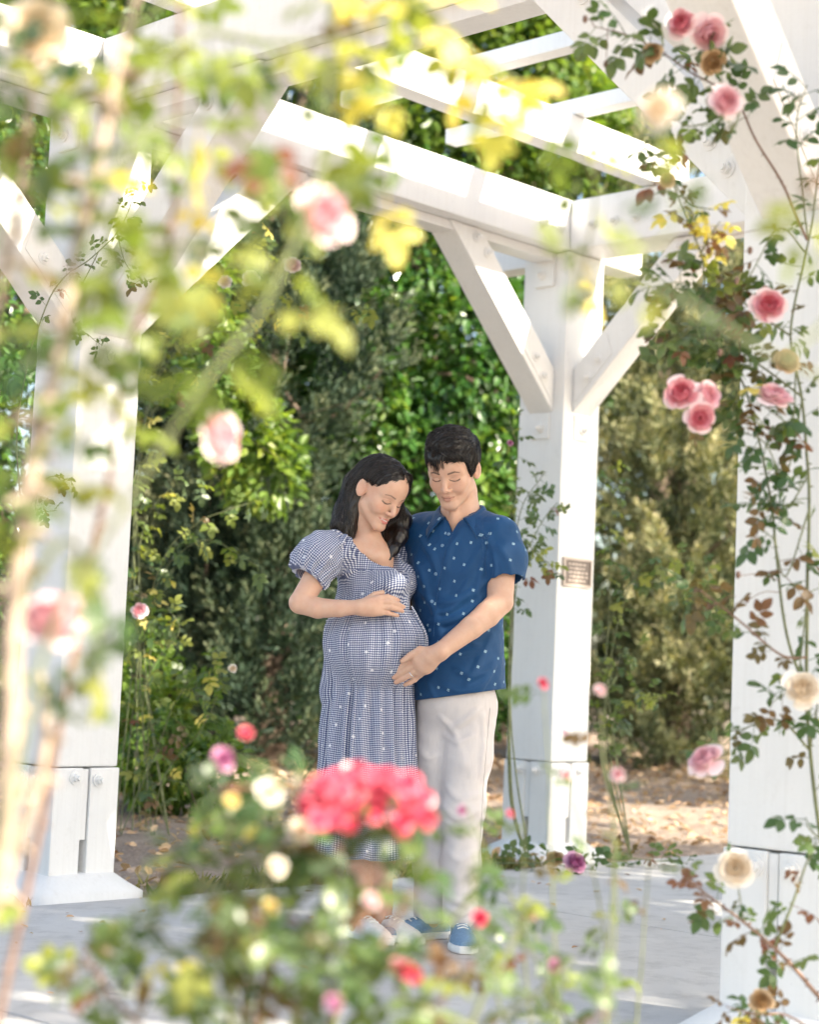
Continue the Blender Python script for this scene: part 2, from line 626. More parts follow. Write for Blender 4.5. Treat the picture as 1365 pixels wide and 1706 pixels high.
# bronze plaque on the back post
t = NT('weathered_bronze')
co = t.n('NewGeometry').outputs['Position']
t.set(Base_Color=t.mix(t.noise(60, 3, co), (0.15, 0.12, 0.105), (0.25, 0.205, 0.18)), Metallic=0.4, Roughness=0.5)
BRONZE = t.m
BRONZE_LT = mat_plain('polished_bronze_rim', (0.50, 0.42, 0.37), 0.45, 0.15, 80, metal=0.5)
cp = loc(SPAN, H + 0.0005, 0)
pz = 1.395
plq = empty('plaque', cp + Z * pz)
tag(plq, 'small bronze plaque with a pale rim on the back post beside the man', 'plaque')
pw, ph = 0.098, 0.058
bm = bmesh.new()
prism(bm, [(-pw, -ph), (pw, -ph), (pw, ph), (-pw, ph)], 0.0, 0.008, cp + Z * pz, D1, Z, D2)
bm_obj('plate', bm, BRONZE, plq)
bm = bmesh.new()
for (a0, b0, a1, b1) in ((-pw - 0.012, ph, pw + 0.012, ph + 0.012), (-pw - 0.012, -ph - 0.012, pw + 0.012, -ph), (-pw - 0.012, -ph, -pw, ph), (pw, -ph, pw + 0.012, ph)):
    prism(bm, [(a0, b0), (a1, b0), (a1, b1), (a0, b1)], 0.0, 0.014, cp + Z * pz, D1, Z, D2)
bm_obj('rim', bm, BRONZE_LT, plq)
bm = bmesh.new()
rr = random.Random(3)
for k in range(5):
    zz = ph - 0.018 - k * 0.02
    xx = -pw * (0.72 - 0.1 * (k % 2))
    while xx < pw * 0.62:
        wd = rr.uniform(0.012, 0.03)
        prism(bm, [(xx, zz - 0.0045), (xx + wd, zz - 0.0045), (xx + wd, zz + 0.0045), (xx, zz + 0.0045)], 0.0082, 0.0100, cp + Z * pz, D1, Z, D2)
        xx += wd + 0.008
bm_obj('raised_line', bm, BRONZE_LT, plq)
# ------------------------------------------------------------------ leaf clouds for trees and hedges
LEAF2 = (np.array([(0, 0, 0), (0.27, 0.33, 0.07), (0.20, 0.70, 0.05), (0, 1.0, -0.10), (-0.20, 0.70, 0.05), (-0.27, 0.33, 0.07)]),
         np.array([(0, 1, 2, 3), (0, 3, 4, 5)]))
BLADE = (np.array([(0, 0, 0), (0.105, 0.45, 0.03), (0, 1.0, 0.0), (-0.105, 0.45, 0.03)]), np.array([(0, 1, 2, 3)]))


def leaf_mesh(P, axis, nrm, size, tmpl, rnd, width=1.0):
    """Leaves at P: stalk-to-tip along axis, upper side towards nrm."""
    y = unit(axis)
    x = unit(np.cross(y, nrm))
    z = np.cross(x, y)
    T, Fq = tmpl
    V = P[:, None, :] + size[:, None, None] * (T[None, :, 0:1] * width * x[:, None, :] + T[None, :, 1:2] * y[:, None, :] + T[None, :, 2:3] * z[:, None, :])
    n, k = len(P), len(T)
    Fa = (np.arange(n)[:, None, None] * k + Fq[None]).reshape(-1, 4)
    col = np.repeat(np.stack([rnd, rnd, rnd], -1), k, axis=0)
    return V.reshape(-1, 3), Fa, col


def crown(name, blobs, n, size, mat, parent, gap=0.0, gscale=2.2, depth=0.25, out=0.8, tmpl=LEAF2, hang=0.35, width=1.0, clump=3.0, face=None):
    """Leaf-sized faces through the outer part of a set of ellipsoid lobes (x, y, z, rx, ry, rz)."""
    B = np.asarray(blobs, float)
    area = (B[:, 3] * B[:, 4] + B[:, 4] * B[:, 5] + B[:, 3] * B[:, 5])
    pick = rng.choice(len(B), size=int(n * 2.2), p=area / area.sum())
    d = rand_dirs(len(pick))
    r = 1.0 - depth * rng.random(len(pick)) ** 1.5 + 0.10 * rng.normal(size=len(pick)) * depth
    P = B[pick, :3] + d * B[pick, 3:6] * r[:, None]
    nr = unit(d / B[pick, 3:6])
    bump = vnoise(P, gscale, 3) + 0.6 * vnoise(P, gscale * 2.3, 5)
    P = P + nr * (bump * 0.16)[:, None]
    keep = (vnoise(P, gscale * 1.2, 9) + 0.5 * vnoise(P, gscale * 3.1, 4)) > gap - 0.75
    keep &= P[:, 2] > 0.03
    if face is not None: keep &= face(P)
    # drop what lies well inside another lobe
    ins = np.zeros(len(P))
    for b in B:
        q = (((P - b[:3]) / b[3:6]) ** 2).sum(1)
        ins = np.maximum(ins, 1 - q)
    keep &= ins < 0.62
    P, nr = P[keep][:n], nr[keep][:n]
    m = len(P)
    ax = unit(nr * out + rand_dirs(m) * 0.75 + np.array((0, 0, -hang)))
    up = unit(nr * 0.6 + rand_dirs(m) * 0.6 + np.array((0, 0, 0.7)))
    sz = size * (0.65 + 0.7 * rng.random(m))
    rnd = np.clip(0.5 + 0.33 * vnoise(P, clump, 2) + 0.28 * rng.normal(size=m) * 0.7, 0, 1)
    V, Fa, col = leaf_mesh(P, ax, up, sz, tmpl, rnd, width)
    return tag(obj_np(name, V, Fa, mat, parent, col=col, smooth=False), kind='stuff')


def conifer_crown(name, blobs, nclump, per, size, mat, parent, gap=0.0, face=None):
    B = np.asarray(blobs, float)
    area = (B[:, 3] * B[:, 4] + B[:, 4] * B[:, 5] + B[:, 3] * B[:, 5])
    nb = nclump // 6
    pick = rng.choice(len(B), size=nb, p=area / area.sum())
    d = rand_dirs(nb)
    r = 0.98 - 0.70 * rng.random(nb) ** 1.1
    P0 = B[pick, :3] + d * B[pick, 3:6] * r[:, None]
    nr0 = unit(d / B[pick, 3:6])
    bd = unit(nr0 * 0.8 + np.array((0, 0, 0.55)) + rand_dirs(nb) * 0.3)
    bl = size * (1.0 + 1.1 * rng.random(nb))
    own = rng.integers(0, nb, nclump * 2)
    tb = rng.random(nclump * 2) ** 0.8
    P = P0[own] + bd[own] * (bl[own] * tb)[:, None] + rand_dirs(nclump * 2) * (size * 0.42 * (1.05 - 0.65 * tb))[:, None]
    nr = unit(nr0[own] * 0.5 + bd[own] * 0.6)
    keep = (vnoise(P, 2.6, 19) + 0.6 * vnoise(P, 6.0, 4) > gap - 0.6) & (P[:, 2] > 0.1)
    if face is not None: keep &= face(P)
    P, nr, tb = P[keep][:nclump], nr[keep][:nclump], tb[keep][:nclump]
    m = len(P)
    stem = unit(nr * 0.75 + np.array((0, 0, 0.75)) + rand_dirs(m) * 0.35)
    L = size * (0.5 + 0.6 * rng.random(m))
    tone = np.clip(0.10 + 0.75 * tb ** 1.5 + 0.30 * vnoise(P, 2.4, 12), 0, 1)  # paler bough tips: new growth, with a sunlit look put into the colour
    # sprigs along each spray, denser to the tip
    tt = rng.random((m, per))
    side = rand_dirs(m * per).reshape(m, per, 3)
    ax = unit(stem[:, None, :] * 0.9 + side * 0.75)
    PP = P[:, None, :] + stem[:, None, :] * (L[:, None, None] * tt[..., None]) + side * (L[:, None, None] * 0.16 * (1 - tt[..., None]))
    sz = L[:, None] * (0.20 + 0.22 * rng.random((m, per))) * (1.1 - 0.5 * tt)
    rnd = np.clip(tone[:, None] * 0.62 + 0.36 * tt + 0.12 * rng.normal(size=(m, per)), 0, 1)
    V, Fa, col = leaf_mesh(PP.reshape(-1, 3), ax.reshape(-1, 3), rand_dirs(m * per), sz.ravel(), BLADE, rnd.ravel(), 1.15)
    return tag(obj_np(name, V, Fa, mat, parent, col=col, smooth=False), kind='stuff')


BARK = mat_plain('grey_brown_bark', (0.16, 0.115, 0.085), 0.9, 0.45, 22, 0.7)


def trunk(parent, base, top, r0, limbs, mat=BARK, seed=1):
    """Tapered trunk with limbs that start on it: one mesh."""
    rr = np.random.default_rng(seed)
    base, top = np.asarray(base, float), np.asarray(top, float)
    m1 = base * 0.62 + top * 0.38 + rr.normal(size=3) * (0.08, 0.08, 0)
    m2 = base * 0.28 + top * 0.72 + rr.normal(size=3) * (0.10, 0.10, 0)
    P = spline([base - (0, 0, 0.1), m1, m2, top], 22)
    parts = [tube_np(P, np.linspace(r0, r0 * 0.22, 22) * (1 + 0.5 * np.exp(-np.linspace(0, 9, 22))), 9)]
    for e in limbs:
        e = np.asarray(e, float)
        k = int(np.clip((e[2] - base[2] - 0.5) / max(0.5, top[2] - base[2]) * 20, 3, 19))
        s0 = P[k]
        mid = (s0 * 0.5 + e * 0.5) + np.array((0, 0, 0.12 * np.linalg.norm(e - s0))) + rr.normal(size=3) * 0.06
        parts.append(tube_np(spline([s0, mid, e], 12), np.linspace(r0 * 0.42, r0 * 0.08, 12), 6))
        for _ in range(2):
            e2 = e * 0.6 + mid * 0.4 + rr.normal(size=3) * 0.35
            parts.append(tube_np(spline([mid, (mid + e2) / 2 + rr.normal(size=3) * 0.08, e2], 8), np.linspace(r0 * 0.2, r0 * 0.05, 8), 5))
    V, Fa = join_np(parts)
    return obj_np('trunk', V, Fa, mat, parent)


GLOSSY = mat_leaf('glossy_evergreen_leaf', [(0.030, 0.085, 0.024), (0.050, 0.140, 0.034), (0.085, 0.190, 0.042), (0.17, 0.26, 0.05)], 0.32, 0.24, 'attr', 0.8)
LIME = mat_leaf('sunny_green_leaf', [(0.060, 0.130, 0.034), (0.105, 0.190, 0.040), (0.16, 0.25, 0.05), (0.26, 0.32, 0.06)], 0.42, 0.38, 'attr')
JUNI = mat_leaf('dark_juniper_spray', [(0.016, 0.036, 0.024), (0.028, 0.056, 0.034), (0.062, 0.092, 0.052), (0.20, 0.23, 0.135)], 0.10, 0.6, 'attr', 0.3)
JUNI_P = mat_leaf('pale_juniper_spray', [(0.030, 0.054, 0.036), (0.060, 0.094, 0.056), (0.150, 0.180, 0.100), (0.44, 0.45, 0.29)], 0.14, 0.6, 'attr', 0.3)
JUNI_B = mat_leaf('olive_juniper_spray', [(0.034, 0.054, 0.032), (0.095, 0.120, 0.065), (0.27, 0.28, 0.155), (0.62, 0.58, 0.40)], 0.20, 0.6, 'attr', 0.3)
DARK = mat_leaf('deep_green_leaf', [(0.024, 0.060, 0.020), (0.040, 0.095, 0.028), (0.065, 0.14, 0.036)], 0.25, 0.4, 'attr')


def tree_at(name, label, cat, px, Y, group=None):
    g = at(px, 1200, Y)
    o = empty(name, (g[0], Y, 0.0))
    tag(o, label, cat, group)
    return o, g[0]


def blobs_px(spec):
    """[(px, py, Y, r_px_x, r_px_y, depth_m)] -> ellipsoids"""
    out = []
    for px, py, Y, rx, ry, dy in spec:
        p = at(px, py, Y)
        k = Y / F_PX
        out.append((p[0], p[1], p[2], rx * k, dy, ry * k))
    return out


front = lambda P: rng.random(len(P)) < np.where(P[:, 1] > 15.5, 0.5, 1.0)

# grey-green juniper, dark, left of the couple
o, x = tree_at('juniper_tree', 'tall dark grey green juniper left of the couple, dipping low to the ground', 'tree', 440, 12.6)
trunk(o, (x, 12.7, 0), (x + 0.1, 12.7, 5.2), 0.13, [(x - 0.5, 12.4, 2.0), (x + 0.5, 12.3, 2.6), (x - 0.3, 12.2, 3.4), (x + 0.3, 12.4, 4.2)], seed=2)
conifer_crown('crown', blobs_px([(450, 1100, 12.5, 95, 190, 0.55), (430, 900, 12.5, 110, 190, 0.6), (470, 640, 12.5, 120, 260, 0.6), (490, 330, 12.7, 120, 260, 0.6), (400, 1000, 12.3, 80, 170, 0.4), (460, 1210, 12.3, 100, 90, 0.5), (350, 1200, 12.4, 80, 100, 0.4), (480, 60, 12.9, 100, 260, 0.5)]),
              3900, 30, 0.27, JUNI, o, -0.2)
# pale juniper behind the left post
o, x = tree_at('juniper_tree', 'juniper with tips coloured pale as if sunlit, rising close behind the left post', 'tree', 250, 13.2)
trunk(o, (x, 13.3, 0), (x, 13.3, 4.6), 0.12, [(x - 0.5, 13.0, 2.2), (x + 0.5, 12.9, 2.9), (x + 0.2, 12.9, 3.6)], seed=3)
conifer_crown('crown', blobs_px([(260, 980, 13.0, 120, 300, 0.6), (285, 660, 13.0, 120, 200, 0.6), (230, 430, 13.2, 110, 230, 0.6), (320, 760, 12.8, 80, 160, 0.4)]), 2000, 38, 0.26, JUNI_P, o, -0.1)
# olive juniper right
o, x = tree_at('juniper_tree', 'broad olive juniper with tips coloured cream as if sunlit, right of the back post', 'tree', 1130, 15.0)
trunk(o, (x, 15.1, 0), (x, 15.1, 5.0), 0.15, [(x - 0.6, 14.7, 1.8), (x + 0.6, 14.6, 2.4), (x - 0.3, 14.6, 3.2), (x + 0.4, 14.7, 4.0)], seed=4)
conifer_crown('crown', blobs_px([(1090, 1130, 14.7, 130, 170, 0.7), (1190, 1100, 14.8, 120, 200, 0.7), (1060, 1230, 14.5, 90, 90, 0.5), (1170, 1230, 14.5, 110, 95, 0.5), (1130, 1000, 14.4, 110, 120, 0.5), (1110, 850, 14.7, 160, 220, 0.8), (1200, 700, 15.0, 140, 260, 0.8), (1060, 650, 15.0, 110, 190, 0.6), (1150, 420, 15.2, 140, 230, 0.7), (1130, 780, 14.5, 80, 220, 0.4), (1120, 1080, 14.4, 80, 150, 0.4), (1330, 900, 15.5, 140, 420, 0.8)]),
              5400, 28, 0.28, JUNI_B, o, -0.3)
# conifer high up beyond the right-hand strut
o, x = tree_at('cypress_tree', 'tall pale cypress far beyond the pergola roof, top right', 'tree', 1100, 19.0)
trunk(o, (x, 19.2, 0), (x, 19.2, 7.5), 0.18, [(x - 0.6, 18.8, 4.4), (x + 0.6, 18.8, 5.2), (x, 18.7, 6.0)], seed=5)
conifer_crown('crown', blobs_px([(1110, 40, 19.0, 170, 190, 0.9), (1190, -120, 19.0, 150, 160, 0.9), (1010, 120, 19.2, 120, 150, 0.8), (1160, 250, 19.0, 150, 200, 0.9)]), 1000, 42, 0.40, JUNI_B, o, 0.02)
# broad glossy tree behind the couple
o, x = tree_at('evergreen_tree', 'glossy broad leaved tree filling the middle, right behind the couple', 'tree', 680, 13.6)
trunk(o, (x, 13.8, 0), (x - 0.1, 13.8, 4.6), 0.14, [(x - 0.7, 13.3, 1.6), (x + 0.6, 13.2, 1.9), (x - 0.5, 13.3, 2.7), (x + 0.7, 13.3, 3.2), (x, 13.2, 3.9)], seed=6)
crown('crown', blobs_px([(640, 1080, 13.3, 130, 170, 0.5), (770, 1060, 13.3, 120, 190, 0.5), (700, 820, 13.2, 170, 190, 0.6), (620, 620, 13.2, 120, 190, 0.6), (780, 600, 13.2, 130, 190, 0.6), (690, 420, 13.3, 170, 170, 0.6), (850, 780, 13.6, 110, 250, 0.5), (540, 420, 13.6, 120, 150, 0.5)]),
      23000, 0.090, GLOSSY, o, -0.2, 2.0, 0.42, hang=0.45)
# sunlit tree above the roof
o, x = tree_at('laurel_tree', 'sunlit yellow green tree showing through the pergola roof', 'tree', 820, 16.5)
trunk(o, (x, 16.8, 0), (x, 16.8, 6.2), 0.17, [(x - 1.0, 16.4, 4.0), (x + 0.9, 16.3, 4.6), (x - 0.4, 16.2, 5.4), (x + 0.5, 16.3, 5.6)], seed=7)
crown('crown', blobs_px([(680, 150, 16.4, 170, 150, 0.7), (860, 120, 16.4, 170, 150, 0.8), (760, 300, 16.4, 190, 150, 0.7), (930, 280, 16.5, 150, 150, 0.7), (800, -60, 16.6, 220, 150, 0.9), (580, 40, 16.8, 170, 170, 0.8), (1010, 120, 16.9, 130, 170, 0.7)]),
      17000, 0.115, LIME, o, 0.0, 1.7, 0.4, hang=0.3)
o, x = tree_at('laurel_tree', 'leafy tree beyond the roof at the far upper left', 'tree', 60, 17.5)
trunk(o, (x, 17.8, 0), (x, 17.8, 6.0), 0.15, [(x - 0.8, 17.4, 4.4), (x + 0.9, 17.3, 5.0), (x, 17.2, 5.8)], seed=17)
crown('crown', blobs_px([(20, 300, 17.4, 190, 190, 0.8), (200, 120, 17.4, 190, 170, 0.8), (60, -40, 17.5, 230, 170, 0.9), (330, -40, 17.5, 190, 170, 0.8)]), 9000, 0.13, LIME, o, -0.2, 1.7, 0.4)
# bright glossy bush that leans out of the dark juniper
o, x = tree_at('glossy_shrub', 'bright glossy shrub leaning out between juniper and left post', 'shrub', 395, 11.4)
trunk(o, (x - 0.45, 13.0, 0), (x - 0.1, 11.5, 2.9), 0.02, [(x - 0.2, 11.3, 2.2), (x + 0.2, 11.3, 2.3), (x - 0.1, 11.2, 2.6)], seed=18)
crown('crown', blobs_px([(370, 620, 11.3, 60, 90, 0.25), (410, 720, 11.2, 65, 90, 0.25), (450, 790, 11.2, 45, 60, 0.2), (350, 500, 11.4, 55, 80, 0.25), (330, 420, 11.4, 60, 80, 0.25)]), 2200, 0.085, LIME, o, 0.05, 3.0, 0.6, clump=4)
# far hedge closing the view
o = empty('hedge', (0.5, 21.0, 0))
tag(o, 'dense dark hedge closing off the garden behind all the trees', 'hedge')
hb = []
for i in range(17):
    hx = -7.2 + i * 0.95
    for hz, hr in ((1.2, 1.5), (3.4, 1.6), (5.6, 1.6), (7.6, 1.4)):
        hb.append((hx + rng.normal() * 0.2, 20.6 + 0.25 * hx * 0.3 + rng.normal() * 0.3, hz + rng.normal() * 0.2, 0.95, 0.9, hr))
crown('crown', hb, 46000, 0.21, DARK, o, -0.5, 1.2, 0.6, face=lambda P: P[:, 1] < 21.2)
hb2 = [tube_np(spline([(-7 + 1.0 * i, 21.0, -0.1), (-7 + 1.0 * i + 0.1, 20.9, 2.5), (-7 + 1.0 * i - 0.1, 21.0, 6.5)], 8), np.linspace(0.1, 0.03, 8), 6) for i in range(15)]
V, Fa = join_np(hb2)
obj_np('trunk', V, Fa, BARK, o)
# dark shrub left of the left post
o, x = tree_at('evergreen_shrub', 'dark leafy shrub at the far left beyond the left post', 'shrub', -40, 10.6)
trunk(o, (x, 10.7, 0), (x, 10.7, 2.6), 0.07, [(x - 0.3, 10.4, 1.3), (x + 0.3, 10.3, 1.7)], seed=8)
crown('crown', blobs_px([(-20, 1050, 10.5, 130, 220, 0.5), (0, 750, 10.5, 110, 220, 0.5), (-20, 480, 10.7, 120, 220, 0.5), (10, 240, 10.9, 110, 180, 0.5), (60, 1230, 10.6, 70, 120, 0.3)]), 5200, 0.07, GLOSSY, o, 0.0, 2.4, 0.45)
# low leafy shrub against the foot of the juniper behind the left post
o, x = tree_at('low_shrub', 'sprawling green shrub low beside the left post', 'shrub', 270, 9.6)
trunk(o, (x, 9.7, 0), (x + 0.05, 9.7, 0.75), 0.03, [(x - 0.25, 9.5, 0.5), (x + 0.25, 9.5, 0.55)], seed=9)
crown('crown', blobs_px([(260, 1230, 9.5, 75, 100, 0.28), (330, 1200, 9.6, 65, 95, 0.25), (300, 1290, 9.4, 90, 55, 0.25), (230, 1130, 9.7, 60, 90, 0.25)]), 2600, 0.062, LIME, o, 0.05, 3.0, 0.6, clump=5)

# unseen trees added right of the path to shade couple, posts and soil
SHADE_SPOTS = [(5.1, 3.1, 5.4, 1.4, 1.3, 1.1), (3.7, 4.0, 5.5, 1.0, 1.0, 0.8), (6.1, 5.8, 5.3, 0.9, 0.9, 0.9), (6.9, 2.2, 6.2, 1.7, 1.6, 1.4), (5.4, 1.2, 5.4, 1.0, 1.0, 1.0), (8.0, 4.6, 6.6, 1.6, 1.6, 1.4)]
o = empty('added_shade_tree', (7.2, 3.0, 0))
tag(o, 'unseen leafy tree added to shade the couple and posts from the right', 'tree')
trunk(o, (7.2, 3.0, 0), (7.0, 3.0, 6.6), 0.2, [(5.2, 3.1, 5.3), (3.8, 4.0, 5.4), (6.1, 5.7, 5.2), (7.0, 2.2, 6.4), (5.5, 1.3, 5.3), (7.9, 4.5, 6.5)], seed=10)
crown('crown', SHADE_SPOTS, 13000, 0.17, LIME, o, -0.25, 1.2, 0.9)
o = empty('added_shade_tree', (6.6, 10.6, 0))
tag(o, 'unseen slim tree added to shade the soil beyond the back post', 'tree')
trunk(o, (6.6, 10.6, 0), (6.4, 10.6, 4.6), 0.12, [(5.9, 10.2, 3.8), (7.1, 10.4, 4.2), (5.5, 9.7, 4.5)], seed=11)
crown('crown', [(6.0, 10.1, 4.1, 1.0, 0.8, 0.8), (7.2, 10.4, 4.4, 0.9, 0.8, 0.7), (5.4, 9.6, 4.6, 0.7, 0.6, 0.5)], 3200, 0.15, LIME, o, 0.05, 1.6, 0.9)

# fallen leaves and bark chips on the soil
n = 15000
px_ = rng.uniform(-6, 5.5, n)
py_ = rng.uniform(5.0, 16.5, n)
rel = np.stack([px_ - PL.x, py_ - PL.y], -1)
b_ = rel @ np.array((D2.x, D2.y))
ok = (b_ < PAVE0 - 0.02) & (rng.random(n) < 0.55 + 0.45 * (py_ > 8))
px_, py_, b_ = px_[ok], py_[ok], b_[ok]
q = np.stack([px_, py_, px_ * 0], -1)
pz_ = 0.035 * vnoise(q, 1.1) + 0.02 * vnoise(q, 4.3) - 0.012 + np.clip((PAVE0 - b_) * 0.05, 0, 0.30)
pz_ = np.where(b_ > PAVE0 - 0.1, np.minimum(pz_, 0.0), pz_)
P = np.stack([px_, py_, pz_ + 0.012 + 0.02 * rng.random(len(px_))], -1)
m = len(P)
ax = unit(np.stack([rng.normal(size=m), rng.normal(size=m), 0.25 * rng.normal(size=m)], -1))
up = unit(np.stack([0.5 * rng.normal(size=m), 0.5 * rng.normal(size=m), np.ones(m)], -1))
V, Fa, col = leaf_mesh(P, ax, up, 0.03 + 0.05 * rng.random(m), LEAF2, rng.random(m))
LITTER = mat_leaf('dry_fallen_leaf', [(0.22, 0.13, 0.085), (0.42, 0.30, 0.21), (0.60, 0.47, 0.36), (0.33, 0.19, 0.11)], 0.15, 0.8, 'attr', 0.2)
tag(obj_np('leaf_litter', V, Fa, LITTER, None, col=col, smooth=False), 'dry brown fallen leaves scattered over the soil', 'leaf litter', kind='stuff')
# short grass and weeds along the edge of the path
n = 2600
a_ = rng.uniform(-2.6, 5.2, n)
b_ = PAVE0 - 0.015 - np.abs(rng.normal(size=n)) * 0.10
ok = vnoise(np.stack([a_, b_, b_ * 0], -1), 1.7, 6) > -0.15
for q in (0, SPAN):
    ok &= np.abs(a_ - q) > 0.275
a_, b_ = a_[ok], b_[ok]
P = np.array(PL)[None] + a_[:, None] * np.array(D1) + b_[:, None] * np.array(D2)
P[:, 2] = -0.01
m = len(P)
ax = unit(np.stack([0.6 * rng.normal(size=m), 0.6 * rng.normal(size=m), np.ones(m)], -1))
V, Fa, col = leaf_mesh(P, ax, rand_dirs(m), 0.03 + 0.07 * rng.random(m), BLADE, rng.random(m))
GRASS = mat_leaf('dry_edge_grass', [(0.09, 0.12, 0.035), (0.16, 0.17, 0.06), (0.30, 0.26, 0.13)], 0.3, 0.6, 'attr', 0.3)
tag(obj_np('grass', V, Fa, GRASS, None, col=col, smooth=False), 'short dry grass and weeds along the edge of the path', 'grass', kind='stuff')
# a few petals, leaves and twigs blown onto the concrete
n = 150
a_ = rng.uniform(-3.0, 3.5, n)
b_ = PAVE0 + np.abs(rng.normal(size=n)) * 0.9 + 0.02
P = np.array(PL)[None] + a_[:, None] * np.array(D1) + b_[:, None] * np.array(D2)
P[:, 2] = 0.006
m = len(P)
ax = unit(np.stack([rng.normal(size=m), rng.normal(size=m), 0.08 * rng.normal(size=m)], -1))
up = unit(np.stack([0.25 * rng.normal(size=m), 0.25 * rng.normal(size=m), np.ones(m)], -1))
V, Fa, col = leaf_mesh(P, ax, up, 0.012 + 0.030 * rng.random(m) ** 2, LEAF2, rng.random(m))
tag(obj_np('fallen_leaves', V, Fa, LITTER, None, col=col, smooth=False), 'scattered dry leaves and petals blown onto the concrete path', 'fallen leaves', kind='stuff')
# ------------------------------------------------------------------ signed distance modelling
def ln(v): return np.sqrt((v * v).sum(-1))


def s_cone(P, a, b, ra, rb):
    a, b = np.asarray(a, float), np.asarray(b, float)
    ab = b - a
    t = np.clip(((P - a) @ ab) / (ab @ ab + 1e-12), 0, 1)
    return ln(P - a - t[..., None] * ab) - (ra + (rb - ra) * t)


def s_chain(P, pts, k=0.01):
    d = None
    for (a, ra), (b, rb) in zip(pts[:-1], pts[1:]):
        e = s_cone(P, a, b, ra, rb)
        d = e if d is None else smin(d, e, k)
    return d


def s_ell(P, c, r, Rm=None):
    q = P - np.asarray(c, float)
    if Rm is not None: q = q @ Rm
    r = np.asarray(r, float)
    k0 = ln(q / r)
    k1 = ln(q / (r * r)) + 1e-9
    return k0 * (k0 - 1.0) / k1


def smin(a, b, k):
    h = np.clip(0.5 + 0.5 * (b - a) / k, 0, 1)
    return b + (a - b) * h - k * h * (1 - h)


def smax(a, b, k): return -smin(-a, -b, k)


def add_near(d, P, c, R, fn, k):
    """Blend fn into d, evaluating it only within R of c."""
    m = ln(P - c) < R
    if m.any():
        d[m] = smin(d[m], fn(P[m]), k)
    return d


def rough_axis(spans):
    """[(from, to, step), ...] joined into one axis."""
    out = []
    for a, b, s in spans:
        out.append(np.linspace(a, b, max(2, int(round((b - a) / s)) + 1))[:-1])
    out.append([spans[-1][1]])
    return np.concatenate(out)


